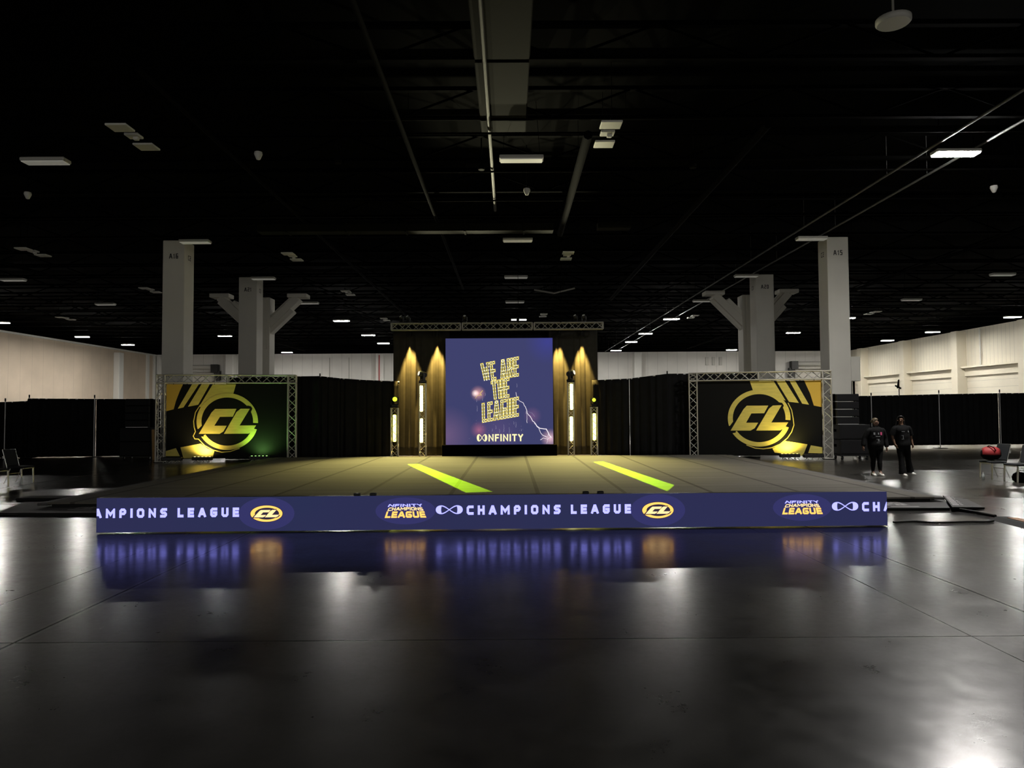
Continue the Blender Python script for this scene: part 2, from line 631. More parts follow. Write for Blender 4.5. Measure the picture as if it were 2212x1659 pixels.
mb = MB()
mb.box(((XL + XR) / 2, (Y0 + YB) / 2, 10.3), (XR - XL + 1, YB - Y0 + 1, 0.2))
tag(mb.build('ceiling', M_BLACKCEIL), 'black painted open ceiling crossed by steel joists', None, kind='structure')
# dark upstands that close the gap between wall heads and deck
for k, (c_, s_) in enumerate(((((XL + XR) / 2, YB + 0.2, 9.65), (XR - XL + 1, 0.4, 1.1)),
                              ((XL - 0.2, (Y0 + YB) / 2, 9.65), (0.4, YB - Y0 + 1, 1.1)),
                              ((XR + 0.2, (Y0 + YB) / 2, 9.65), (0.4, YB - Y0 + 1, 1.1)))):
    mb = MB()
    mb.box(c_, s_)
    tag(mb.build(f'trim_{k + 1}', M_BLACKCEIL), 'black upstand between wall head and ceiling deck', None, kind='structure')
yj = 11.5
while yj < YB - 1:
    mb = MB()
    for x0 in (XL,):
        mb.box(((XL + XR) / 2, yj, 9.86), (XR - XL, 0.14, 0.10))
        mb.box(((XL + XR) / 2, yj, 9.14), (XR - XL, 0.14, 0.08))
    n = 44
    for k in range(n):
        xa = XL + (XR - XL) * k / n
        xb = XL + (XR - XL) * (k + 1) / n
        za, zb = (9.86, 9.14) if k % 2 == 0 else (9.14, 9.86)
        mb.tube((xa, yj, za), (xb, yj, zb), 0.03, 5, cap=False)
    tag(mb.build('joist', M_STEELBLK, origin=(0, yj, 9.5)), 'black open web steel joist under the ceiling deck', None, kind='structure')
    yj += 2.95

mb = MB()
mb.box(((XL + XR) / 2, YB + 0.15, ZC / 2), (XR - XL + .6, 0.3, ZC))
wall_back = tag(mb.build('wall_back', M_WALLB), 'white panelled end wall of the hall', None, kind='structure')
for px in (822, 1376, 1155, 500):
    x = at_y(px, 800, YB - 0.4).x
    mb = MB()
    mb.box((x, YB - 0.6, 4.5), (0.95, 1.2, 9.0), bev=.06)
    mb.build('pilaster', M_WHITE, wall_back)
mb = MB()
for px in (712, 754):
    x = at_y(px, 800, YB).x
    mb.tube((x, YB - 0.06, 2), (x, YB - 0.06, 8.6), 0.06, 6)
mb.build('conduit', M_HOUSING, wall_back)
mb = MB()
x = at_y(819, 800, YB - 1.3).x
mb.tube((x, YB - 1.3, 1), (x, YB - 1.3, 8.8), 0.07, 6)
mb.build('sprinkler_riser', mat('red_pipe_paint', (0.45, 0.05, 0.05), 0.5), wall_back)
mb = MB()
for px in (1527, 1541, 1556):
    p = at_y(px, 770, YB - .1)
    mb.box((p.x, YB - 0.12, 7.9), (0.35, 0.24, 1.0))
mb.build('bracket', M_HOUSING, wall_back)


def roll_door(name, px0, px1, label):
    xa, xb = at_y(px0, 800, YB).x, at_y(px1, 800, YB).x
    mb = MB()
    mb.box(((xa + xb) / 2, YB - 0.05, 3.4), (xb - xa, 0.1, 6.8))
    d = mb.build(name, lines_mat(name + '_slats', (0.74, 0.71, 0.64), (0.5, 0.48, 0.44), 0.6, 2, 0.45, 0.04))
    tag(d, label, None, kind='structure')
    mb = MB()
    for x in (xa, xb):
        mb.box((x, YB - 0.15, 3.6), (0.25, 0.3, 7.4))
    mb.build('door_track', M_HOUSING, d)
    mb = MB()
    mb.tube((xa - .3, YB - 0.5, 7.5), (xb + .3, YB - 0.5, 7.5), 0.28, 12)
    mb.tube((xa - .3, YB - 0.5, 6.9), (xb + .3, YB - 0.5, 6.9), 0.08, 8)
    mb.build('door_roller', M_HOUSING, d)
    mb = MB()
    mb.box((xb + 0.4 if px0 < 1000 else xa - .4, YB - 0.6, 7.3), (0.8, 0.8, 1.0))
    mb.box((xb + 0.75 if px0 < 1000 else xa - .75, YB - 0.5, 6.4), (0.5, 0.6, 1.2))
    mb.build('door_motor', M_BLACKPL, d)


roll_door('door_1', 395, 462, 'roller shutter door with dark motor on the end wall')
roll_door('door_2', 1718, 1800, 'roller shutter door on the end wall behind the banner frame')

# right wall: cladding above a ledge, siding below, pilasters
mb = MB()
mb.box((XR + 0.15, (Y0 + YB) / 2, 2.85), (0.3, YB - Y0, 5.7), 0)
mb.box((XR + 0.15, (Y0 + YB) / 2, 7.4), (0.3, YB - Y0, 3.4), 1)
wall_right = tag(mb.build('wall_right', [M_WALLR, M_WALLRU]), 'cream side wall with ledge and pilasters', None, kind='structure')
mb = MB()
mb.box((XR - 0.30, (Y0 + YB) / 2, 5.62), (0.60, YB - Y0, 0.14))
mb.box((XR - 0.10, (Y0 + YB) / 2, 5.2), (0.2, YB - Y0, 0.75))
mb.build('ledge', M_CREAM, wall_right)
for y in (83.6, 74.6, 65.7, 57.0, 48.2):
    mb = MB()
    mb.box((XR - 0.45, y, 4.5), (0.9, 0.9, 9.0), bev=.03)
    mb.build('pilaster', M_CREAM, wall_right)
mb = MB()
p = on_plane(2117, 740, Vector((XR - .15, 0, 0)), Vector((1, 0, 0)))
mb.tube((XR - .15, p.y, 5.6), (XR - .15, p.y, 9.0), 0.06, 8)
mb.build('downpipe', M_WHITE, wall_right)

# left wall: beige movable partition
mb = MB()
mb.box((XL - 0.15, (Y0 + YB) / 2, ZC / 2), (0.3, YB - Y0, ZC))
wall_left = tag(mb.build('wall_left', M_WALLL), 'beige panelled partition wall along the hall', None, kind='structure')
mb = MB()
mb.box((XL + 0.1, (Y0 + YB) / 2, 8.98), (0.2, YB - Y0, 0.16))
mb.build('head_track', M_WHITE, wall_left)
for px in (317, 332, 345):
    p = on_plane(px, 800, Vector((XL, 0, 0)), Vector((1, 0, 0)))
    mb = MB()
    mb.box((XL + 0.1, min(p.y, YB - .3), 4.45), (0.2, 0.5, 8.9))
    mb.build('rib', M_WHITE, wall_left)
pw = on_plane(261, 800, Vector((XL + .6, 0, 0)), Vector((1, 0, 0)))
mb = MB()
mb.box((XL + 0.35, pw.y, 4.3), (.66, .9, 8.6), bev=.03)
tag(mb.build('column', M_WHITE), 'white column set against the beige partition wall', 'column', kind='structure')


# columns ------------------------------------------------------------------
def sign_on(mbx, s, h, org, ux, t=0.17, mi=1, gap=0.3):
    polys, w = text_polys(s, h, t, gap=gap, sx=.62, cut=.1)
    for q in polys:
        mbx.poly([org + ux * (p.x - w / 2) + Vector((0, 0, p.y)) for p in q], mi)


def column(px0, px1, top_py, depth, front, side, label, side_sign_x):
    a, b = at_y(px0, top_py, depth), at_y(px1, top_py, depth)
    w = b.x - a.x
    cx = (a.x + b.x) / 2
    mb = MB()
    mb.box((cx, depth + w / 2, ZC / 2), (w, w, ZC), 0, bev=.02)
    sign_on(mb, front, 0.21, Vector((cx, depth - 0.004, 8.33)), Vector((1, 0, 0)))
    sign_on(mb, side, 0.21, Vector((cx + side_sign_x * (w / 2 + .004), depth + w / 2, 8.33)), Vector((0, 1 * side_sign_x, 0)))
    o = mb.build('column', [M_COLUMN, M_COLTXT])
    return tag(o, label, 'column', kind='structure'), cx, w


column(352, 399, 520, 29.6, 'A16', 'C2', 'square grey column stencilled A16 behind the banner frame', 1)
_, cxr_, cwr_ = column(1786, 1832, 510, 29.6, 'A15', 'C2', 'square pale grey column stencilled A15 with an electrical box', -1)
column(516, 555, 600, 37.8, 'A21', 'C3', 'square grey column stencilled A21 in front of braced column', 1)
column(1632, 1671, 594, 37.8, 'A20', 'C3', 'square grey column stencilled A20 in front of braced column', -1)


def braced_column(cx, depth, w, arms, label):
    mb = MB()
    mb.box((cx, depth, 4.2), (w, 0.9, 8.4), bev=.02)
    for s in (-1, 1):
        mb.box((cx + s * w * .28, depth - .47, 6.9), (w * .2, .06, 2.9))
    o = tag(mb.build('column', M_COLUMN), label, 'column', kind='structure')
    for (x0, z0, x1, z1) in arms:
        mb = MB()
        d = Vector((x1 - x0, 0, z1 - z0))
        ln = d.length
        ang = math.atan2(d.z, d.x)
        R = Matrix.Rotation(-ang, 3, 'Y')
        c = Vector(((x0 + x1) / 2, depth, (z0 + z1) / 2))
        mb.box(c, (ln, 0.75, 0.42), rot=R, bev=.02)
        mb.box(c + R @ Vector((-ln * .12, 0, -.3)), (ln * .72, 0.6, 0.3), rot=R, bev=.02)
        mb.box(c + R @ Vector((ln * .02, 0, .26)), (ln * .9, 0.45, 0.16), rot=R, bev=.02)
        mb.box((x1, depth, z1 + .12), (1.1, 0.8, 0.22), bev=.02)
        mb.build('brace', M_COLUMN, o)
    return o


D3 = 40.2
def px_xz(px, py, d=D3):
    p = at_y(px, py, d)
    return (p.x, p.z)
cl = at_y(557, 700, D3).x
braced_column(cl, D3 + .45, 1.32, [(*px_xz(548, 712), *px_xz(472, 642)), (*px_xz(566, 712), *px_xz(640, 642))],
              'grey column with two slanting braces behind the A21 column')
cr = at_y(1630, 700, D3).x
braced_column(cr, D3 + .45, 1.32, [(*px_xz(1620, 708), *px_xz(1546, 636)), (*px_xz(1640, 708), *px_xz(1706, 632))],
              'grey column with two slanting braces behind the A20 column')

# electrical box on the A15 column
pb, pc = at_y(1838, 770, 29.75), at_y(1860, 823, 29.75)
pb.x = max(pb.x, cxr_ + cwr_ / 2 + .003)
box = thing('electrical_box', 'pale grey electrical box on the side of the A15 column', 'electrical box', (pb.x, 29.75, pc.z))
mb = MB()
mb.box(((pc.x - pb.x) / 2, .3, (pb.z - pc.z) / 2), (pc.x - pb.x, .55, pb.z - pc.z), bev=.02)
mb.build('cabinet', M_COLUMN, box)
mb = MB()
for dx in (.12, .24):
    mb.tube((dx, .3, 0), (dx, .3, -pc.z + .0), 0.045, 8)
mb.build('conduit', M_PIPE, box)


# ------------------------------------------------------------------ ceiling fixtures
Z_FIX = 8.6


def make_fixture(lit, name='ceiling_light'):
    r = thing(name, 'x', 'ceiling light')
    mb = MB()
    mb.box((0, 0, .06), (1.18, .36, .10), bev=.02)
    mb.build('housing', M_HOUSING, r)
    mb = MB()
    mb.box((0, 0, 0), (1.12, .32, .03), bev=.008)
    mb.build('diffuser', M_FIXON if lit else M_FIXOFF_GLOW, r)
    for sx in (-.5, .5):
        mb = MB()
        mb.tube((sx, 0, .1), (sx * .8, 0, 1.6), 0.008, 4)
        mb.build('hanging_wire', M_PIPE, r)
    return r


FIX = []
line_words = {-37.5: 'along the beige partition wall', -25: 'between partition wall and left columns', -12.4: 'over the line of A16 column',
              .35: 'over the middle of the stage', 12: 'over the line of A15 column', 25: 'between right columns and cream wall', 37.3: 'along the cream side wall'}
row_words = ['first', 'second', 'third', 'fourth', 'fifth', 'sixth', 'seventh', 'eighth']
ROWS = [18.9, 28.0, 35.8, 44.0, 52.5, 62.5, 70.0, 80.0]
LIT = {(0, 12)} | {(r, x) for r in (4, 5, 6, 7) for x in line_words}
PLACED = [(0, -12.4), (0, .35), (0, 12), (1, -12.4), (1, .35), (1, 12), (2, -25), (2, -12.4), (2, .35), (2, 12), (2, 25),
          (3, -25), (3, -12.4), (3, .35), (3, 12), (3, 25),
          (4, -37.5), (4, -12.4), (4, 12), (4, 25), (4, 37.3),
          (5, -37.5), (5, -25), (5, -12.4), (5, 12), (5, 25), (5, 37.3),
          (6, -37.5), (6, -12.4), (6, 12), (6, 37.3), (6, -25), (6, 25),
          (7, -25), (7, 12), (7, 25), (7, -12.4), (7, 37.3)]
proto = {True: None, False: None}
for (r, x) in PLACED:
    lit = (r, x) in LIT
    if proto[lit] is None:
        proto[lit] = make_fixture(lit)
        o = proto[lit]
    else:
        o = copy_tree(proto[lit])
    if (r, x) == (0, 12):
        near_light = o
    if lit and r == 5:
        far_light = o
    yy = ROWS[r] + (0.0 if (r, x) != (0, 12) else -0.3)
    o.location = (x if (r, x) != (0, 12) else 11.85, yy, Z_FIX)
    tag(o, f"{'glowing' if lit else 'unlit'} white strip light, {row_words[r]} row from the camera, {line_words[x]}", 'ceiling light',
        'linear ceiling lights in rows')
nd = [c for c in near_light.children if c.name.startswith('diffuser')][0]
nd.data = nd.data.copy()
nd.data.materials[0] = M_NEAR
for px, w in ((1110, 'narrower'), (1129.5, 'wider')):
    o = copy_tree(far_light)
    p = at_z(px, 691, Z_FIX)
    o.location = p
    if w == 'narrower':
        o.scale = (.33, 1, 1)
    else:
        o.scale = (.44, 1, 1)
    tag(o, f'{w} of the two small lit strip lights just above the truss and screen', 'ceiling light', 'linear ceiling lights in rows')

# clusters of two pale panels with a small unit between them
cl0 = None
for (px, py, lab) in ((289, 297, 'high over the A16 column, nearest the camera'), (1312, 291, 'high up to the right of the screen'),
                      (632, 555, 'above the braced column beside A21'), (1225, 553, 'between the screen truss and ceiling centre'),
                      (72, 545, 'high over the left end of the black drapes'), (752, 633, 'above the left drape panel'),
                      (1497, 684, 'left of the braced column by A20'), (325, 627, 'just left of the A16 column'),
                      (142, 688, 'above the beige partition wall'), (1885, 676, 'just right of the A15 column'),
                      (832, 690, 'at the left end of the screen truss'), (1174, 681, 'above the screen truss, right of centre')):
    if cl0 is None:
        cl0 = thing('ceiling_panel_cluster', 'x', 'ceiling fixture')
        for dy in (-.62, .62):
            mb = MB()
            mb.box((0, dy, 0), (.5, .44, .05), bev=.01)
            mb.build('panel', M_FIXOFF, cl0)
        mb = MB()
        mb.box((0, 0, .04), (.34, .3, .06), bev=.01)
        mb.box((.05, .02, -.02), (.12, .1, .08), bev=.01)
        mb.build('junction_box', M_WHITE, cl0)
        mb = MB()
        mb.box((0, 0, .09), (.05, 1.7, .04))
        for dy in (-.8, .8):
            mb.tube((0, dy, .1), (0, dy, 1.5), .008, 4)
        mb.build('support_rail', M_PIPE, cl0)
        o = cl0
    else:
        o = copy_tree(cl0)
    o.location = at_z(px, py, 8.7)
    tag(o, 'cluster of two pale square panels ' + lab, 'ceiling fixture', 'pale panel clusters on the ceiling')


M_RAIL = mat('galvanised_rail', (.10, .10, .095), .5, metal=.3)


def pipe(name, pts, r, label, m=M_PIPE, cat='pipe', hang=True):
    mb = MB()
    mb.path(pts, r, 8)
    if hang:
        a, b = Vector(pts[0]), Vector(pts[-1])
        n = max(2, int((b - a).length / 6))
        for k in range(n):
            p = a.lerp(b, (k + .5) / n)
            mb.tube(p, p + Vector((0, 0, 10.19 - p.z)), .008, 4)
    return tag(mb.build(name, m, origin=pts[0]), label, cat)


pipe('sprinkler_pipe', [(-.48, 8, 9.04), (-.48, 25.2, 9.04)], .05, 'thin pipe running down the middle of the black ceiling', mat('grey_pipe', (.03, .028, .024), .5, spec=.2), hang=False)
pipe('conduit', [(-2.6, 9, 8.78), (-2.6, 40, 8.78)], .06, 'dark conduit left of the thin middle ceiling pipe', cat='conduit')
pipe('duct', [(2.0, 17.6, 8.78), (2.0, 27.6, 8.78)], .12, 'dark round duct just right of the ceiling centre strip', cat='duct')
pipe('conduit', [(6.3, 17, 8.78), (6.3, 44, 8.78)], .1, 'dark conduit midway between screen and A15 column line', cat='conduit')
pipe('light_rail', [(11.3, 12, 8.85), (11.3, 84, 8.85)], .035, 'thin steel rail over the glowing near ceiling light, inner one', M_RAIL, 'rail')
pipe('light_rail', [(12.5, 12, 8.85), (12.5, 84, 8.85)], .035, 'thin steel rail over the glowing near ceiling light, outer one', M_RAIL, 'rail')
pipe('conduit', [(-7.4, 14, 8.78), (-7.4, 60, 8.78)], .06, 'dark conduit over the left half of the stage', cat='conduit')
pipe('conduit', [(-23, 16, 8.78), (-23, 80, 8.78)], .08, 'dark conduit left of the A16 column line', cat='conduit')
pipe('conduit', [(20, 16, 8.78), (20, 80, 8.78)], .08, 'dark conduit right of the A15 column line', cat='conduit')
for (y, lab) in ((17.9, 'first'), (20.8, 'second'), (23.7, 'third'), (30.9, 'fourth')):
    pipe('sprinkler_branch', [(-30, y, 8.95), (30, y, 8.95)], .03, f'thin sprinkler line across the ceiling, {lab} from the camera')

# crosswise duct and the dusty strip between joists in the middle
a, b = at_z(560, 496, 8.5), at_z(1195, 492, 8.5)
dct = thing('air_duct', 'dull tan air duct crossing the ceiling left of the screen truss', 'duct', (a.x, a.y, 8.5))
mb = MB()
mb.box(((b.x - a.x) / 2, 0, 0), (b.x - a.x, .5, .28), bev=.02)
mb.build('duct_run', M_DUCT, dct)
mb = MB()
for k in range(5):
    x = (b.x - a.x) * (k + .5) / 5
    mb.box((x, 0, 0), (.06, .56, .34))
    mb.tube((x, -.27, 0), (x, -.27, 1.69), .008, 4)
    mb.tube((x, .27, 0), (x, .27, 1.69), .008, 4)
mb.build('duct_flange', M_DUCT, dct)
a, b = at_z(1290, 489, 8.75), at_z(1362, 487, 8.75)
mb = MB()
mb.box((0, 0, 0), (b.x - a.x, .45, .26), bev=.02)
mb.tube((0, 0, 0), (0, 0, 1.44), .01, 4)
dd = mb.build('air_duct', M_DUCT)
dd.location = (a + b) / 2
tag(dd, 'short dull tan duct piece right of the screen truss top', 'duct')
mb = MB()
mb.box((-.12, 14.6, 9.35), (1.15, 7.4, .5), bev=.02)
for y in (12.9, 15.8):
    mb.tube((-.12, y, 9.5), (-.12, y, 10.19), .02, 5)
tag(mb.build('air_duct', M_DUCT, origin=(-.12, 18.5, 9.35)), 'wide dusty olive duct along the middle of the ceiling', 'duct')

# small domes, discs and the V shaped hanging channel
for (px, py, lab) in ((558, 335, 'left of the centre, nearest the camera'), (60, 421, 'at the far left of the picture'),
                      (2147, 407, 'under the glowing near light at far right'), (1138, 413, 'above the middle light over the stage')):
    p = at_z(px, py, 8.75)
    t = thing('ceiling_sensor', 'small white dome sensor hanging ' + lab, 'sensor', p, group='white dome sensors')
    mb = MB()
    mb.lathe([(.10, .08), (.11, .02), (.08, -.05), (.05, -.12), (.0, -.14)], (0, 0, 0), n=16)
    mb.build('dome', M_WHITE, t)
    mb = MB()
    mb.tube((0, 0, .08), (0, 0, 1.45), .015, 6)
    mb.build('stem', M_PIPE, t)
for (px, py, rr, lab) in ((1930, 52, .30, 'big grey round speaker disc beside the top right corner'), (730, 353, .10, 'small dark round disc left of the ceiling centre'),
                          (1497, 363, .11, 'small round disc right of the ceiling centre'), (1040, 367, .10, 'small dark disc beside the middle ceiling light')):
    p = at_z(px, py, 8.9)
    mb = MB()
    mb.lathe([(rr * .9, 0), (rr, .03), (rr, .10), (rr * .4, .16), (.02, .2), (.02, 1.35)], (0, 0, 0), n=24)
    o = mb.build('ceiling_speaker', M_DUCT if rr < .2 else M_HOUSING)
    o.location = p
    tag(o, lab, 'speaker')
p = at_z(1196, 634, 8.5)
t = thing('hanging_channel', 'V shaped metal channel hanging above the screen truss', 'channel', p)
mb = MB()
mb.path([(-1.1, 0, .22), (0, -.1, 0), (1.2, 0, .3)], .05, 6)
mb.build('rim', M_ALU, t)
mb = MB()
for k in range(-4, 5):
    mb.tube((k * .12, 0, .05 + abs(k) * .03), (k * .25, .4, 1.69), .012, 4)
mb.build('wire', M_PIPE, t)


# ------------------------------------------------------------------ stage
ZS = 0.15
YSF, YSB = 14.05, 27.6
XSL = at_z(143, 1077, ZS).x
XSR = at_z(2030, 1075, ZS).x
stage = thing('stage_floor', 'wide grey carpeted performance floor behind the LED banner', 'stage floor', ((XSL + XSR) / 2, YSF, 0))
sw = XSR - XSL
M_STAGE = mat('stage_carpet', (0.20, 0.19, 0.17), 0.85, spec=0.2)


def stage_material(m):
    nt = m.node_tree
    b = nt.nodes['Principled BSDF']
    tc = nt.nodes.new('ShaderNodeTexCoord')
    sp = nt.nodes.new('ShaderNodeSeparateXYZ')
    nt.links.new(tc.outputs['Object'], sp.inputs[0])
    v = math_node(nt, 'ADD', sp.outputs[0], 183 + 1.25 + (XSL + XSR) / 2)
    v = math_node(nt, 'ABSOLUTE', math_node(nt, 'SUBTRACT', math_node(nt, 'MODULO', math_node(nt, 'ADD', v, .915), 1.83), .915))
    seam = math_node(nt, 'LESS_THAN', v, 0.045)
    mp = nt.nodes.new('ShaderNodeMapping')
    mp.inputs['Scale'].default_value = (.12, 2.2, 1)
    nt.links.new(tc.outputs['Object'], mp.inputs[0])
    n = nt.nodes.new('ShaderNodeTexNoise')
    n.inputs['Scale'].default_value = 2.0
    n.inputs['Detail'].default_value = 6
    nt.links.new(mp.outputs[0], n.inputs['Vector'])
    n2 = nt.nodes.new('ShaderNodeTexNoise')
    n2.inputs['Scale'].default_value = 60
    nt.links.new(tc.outputs['Object'], n2.inputs['Vector'])
    r = nt.nodes.new('ShaderNodeMapRange')
    r.inputs[1].default_value, r.inputs[2].default_value = .3, .7
    r.inputs[3].default_value, r.inputs[4].default_value = .82, 1.15
    nt.links.new(n.outputs['Fac'], r.inputs[0])
    k = math_node(nt, 'MULTIPLY', r.outputs[0], math_node(nt, 'ADD', .85, math_node(nt, 'MULTIPLY', n2.outputs['Fac'], .3)))
    k = math_node(nt, 'MULTIPLY', k, math_node(nt, 'SUBTRACT', 1, math_node(nt, 'MULTIPLY', seam, .5)))
    mx = nt.nodes.new('ShaderNodeVectorMath')
    mx.operation = 'SCALE'
    mx.inputs[0].default_value = (0.16, 0.15, 0.13)
    nt.links.new(k, mx.inputs['Scale'])
    nt.links.new(mx.outputs[0], b.inputs['Base Color'])


stage_material(M_STAGE)
mb = MB()
mb.box((0, (YSB - YSF) / 2, ZS - .02), (sw, YSB - YSF, .04), bev=.01)
mb.build('carpet', M_STAGE, stage)
mb = MB()
mb.box((0, (YSB - YSF) / 2, (ZS - .04) / 2), (sw - .12, YSB - YSF - .12, ZS - .04))
mb.build('foam_base', M_RUBBER, stage)
for s in (-1, 1):
    mb = MB()
    mb.box((s * (sw / 2 + .09), (YSB - YSF) / 2, ZS - .035), (.22, YSB - YSF, .05), bev=.015)
    mb.build('edge_strip', M_MAT, stage)

# front vinyl mats at the stage front, with pale logo prints
MATZ = 0.05


def mat_panel(corners, z0, thick, label, logo=None):
    t = thing('floor_mat', label, 'mat', corners[0])
    o = corners[0]
    mb = MB()
    top = [c - o for c in corners]
    bot = [c - o - Vector((0, 0, thick)) for c in corners]
    n = len(top)
    mb.poly(top)
    mb.poly(bot[::-1])
    for k in range(n):
        mb.poly([top[k], bot[k], bot[(k + 1) % n], top[(k + 1) % n]], 1)
    mb.build('pad', [M_MAT, M_RUBBER], t)
    if logo:
        px0, py0, px1, py1, s = logo
        A, B, Cc = at_z(px0, py1, z0), at_z(px1, py1, z0), at_z(px0, py0, z0)
        ux, uy = (B - A), Vector((0, Cc.y - A.y, 0))
        mb = MB()
        polys, w = text_polys(s, 1.0, .2, gap=.1, sx=.8)
        for q in polys:
            mb.poly([A - o + ux * (p.x / w + .1 * (p.y - .5)) + uy * p.y + Vector((0, 0, .004)) for p in q])
        polys = stroke_polys([(-.06, -.25), (1.06, -.25)], .1)
        for q in polys:
            mb.poly([A - o + ux * p.x + uy * p.y + Vector((0, 0, .004)) for p in q])
        mb.build('logo_print', M_MATTXT, t)
    return t


mat_panel([at_z(1700, 1074, MATZ), at_z(1700, 1098, MATZ), at_z(2052, 1097, MATZ), at_z(2033, 1071, MATZ)], MATZ, .05,
          'grey vinyl mat with pale logo lettering beside the right end of LED banner', (1919, 1082, 1969, 1092, 'DIVISION'))
q = [at_z(2037, 1070, .09), at_z(2057, 1095, .09), at_z(2127, 1096, .03), at_z(2088, 1078, .03)]
t2 = mat_panel(q, .09, .028, 'grey vinyl mat corner piece tilted up at the stage corner')
mb = MB()
for k in range(7):
    f0, f1 = (k + .3) / 8, (k + .85) / 8
    L = lambda f, g: q[0].lerp(q[1], f).lerp(q[3].lerp(q[2], f), g) - q[0] + Vector((0, 0, .004))
    mb.poly([L(f0, .06), L(f1, .06), L(f1, .28), L(f0, .28)])
    mb.poly([L(f0, .32), L(f1 - .03, .32), L(f1 - .03, .42), L(f0, .42)])
mb.build('logo_print', M_MATTXT, t2)
mat_panel([at_z(500, 1081, MATZ), at_z(52, 1084, MATZ), at_z(-8, 1108, MATZ), at_z(500, 1107, MATZ)], MATZ, .05,
          'dark vinyl mat with faint logo at the left end of LED banner', (162, 1090, 204, 1099, 'DIVISION'))
mb = MB()
c = at_z(95, 1072, .0)
mb.box((0, 0, .03), (1.6, .5, .06), bev=.02)
o = mb.build('floor_mat', M_RUBBER)
o.location = at_z(128, 1079, 0)
tag(o, 'small black rubber pad at the left stage corner', 'mat')


# ------------------------------------------------------------------ LED banner along the stage front
LA = Vector((at_y(208, 1148, 11.25).x, 11.25, 0.02))
LB = Vector((at_y(1917, 1133, 11.46).x, 11.46, 0.02))
LH = 0.535
lu = (LB - LA)
LLEN = lu.length
lu.normalize()
ln_ = Vector((lu.y, -lu.x, 0))          # towards the camera
led = thing('led_banner', 'long low blue LED banner with white and gold lettering before the stage', 'LED banner', LA, math.atan2(lu.y, lu.x))


def led_u(px, py):
    p = on_plane(px, py, LA, ln_) - LA
    return p.dot(lu), p.z


mb = MB()
mb.box((LLEN / 2, .06, LH / 2), (LLEN, .11, LH), 0)
mb.build('cabinet_row', M_BLACKPL, led)
mb = MB()
for k in range(26):
    x = min(max(k * LLEN / 25, .1), LLEN - .1)
    mb.box((x, .28, .16), (.05, .42, .04))
    mb.box((x, .16, .3), (.05, .05, .34))
mb.build('rear_brace', M_STEELBLK, led)


def add2d(mbx, polys, layer, mi, clip=True):
    for q in polys:
        if clip:
            q = clip_x(q, 0.004, LLEN - .004)
            if len(q) < 3:
                continue
        mbx.poly([(p.x, -.0005 - .0012 * layer, p.y) for p in q], mi)


def clip_x(q, lo, hi):
    for sgn, lim in ((1, lo), (-1, hi)):
        out = []
        for i in range(len(q)):
            a, b = q[i], q[(i + 1) % len(q)]
            ia, ib = (a.x - lim) * sgn >= 0, (b.x - lim) * sgn >= 0
            if ia:
                out.append(a)
            if ia != ib:
                t = (lim - a.x) / (b.x - a.x)
                out.append(a.lerp(b, t))
        q = out
        if len(q) < 3:
            return []
    return q


disp = MB()
disp.poly([(0, -.0005, 0), (LLEN, -.0005, 0), (LLEN, -.0005, LH), (0, -.0005, LH)], 0)


def led_box(px0, py0, px1, py1, dx):
    """banner coordinates of a picture box whose pattern repeats dx pixels along the banner"""
    u0, v1 = led_u(px0, py0)
    u1, v0 = led_u(px1, py1)
    um, un = led_u(1106, 1100)[0], led_u(1106 + dx, 1100)[0]
    return u0 + un - um, v1, u1 + un - um, v0


def place(polys, px0, py0, px1, py1, dx, w, h):
    u0, v1, u1, v0 = led_box(px0, py0, px1, py1, dx)
    return [[Vector((u0 + p.x / w * (u1 - u0), v0 + p.y / h * (v1 - v0))) for p in q] for q in polys]


CL_C = [(735, 965), (905, 680), (950, 635), (1235, 632), (1185, 738), (1015, 740), (940, 858), (1105, 858), (1060, 935), (1010, 965)]
CL_L = [(1068, 965), (1235, 675), (1290, 632), (1412, 632), (1275, 855), (1495, 853), (1445, 930), (1395, 963)]


def oval_logo(px0, py0, px1, py1, dx):
    u0, v1, u1, v0 = led_box(px0, py0, px1, py1, dx)
    cx, cy, rx, ry = (u0 + u1) / 2, (v0 + v1) / 2, (u1 - u0) / 2, (v1 - v0) / 2
    add2d(disp, [ellipse(cx, cy, rx * 1.75, ry * 2.0)], 1, 1)
    add2d(disp, [ellipse(cx, cy, rx * 1.04, ry * 1.06)], 2, 5)
    add2d(disp, [ellipse(cx, cy, rx, ry)], 3, 3)
    add2d(disp, [ellipse(cx + rx * .03, cy + ry * .0, rx * .76, ry * .74)], 4, 5)
    for poly in (CL_C, CL_L):
        def mp(p, k):
            return Vector((cx + ((p[0] - 1113) / 408) * rx * k, cy - ((p[1] - 800) / 300) * ry * k * .95))
        g = [mp(p, .86) for p in poly]
        c = sum(g, Vector((0, 0))) / len(g)
        add2d(disp, [[c + (p - c) * 1.22 for p in g]], 5, 5)
        add2d(disp, [g], 6, 4)


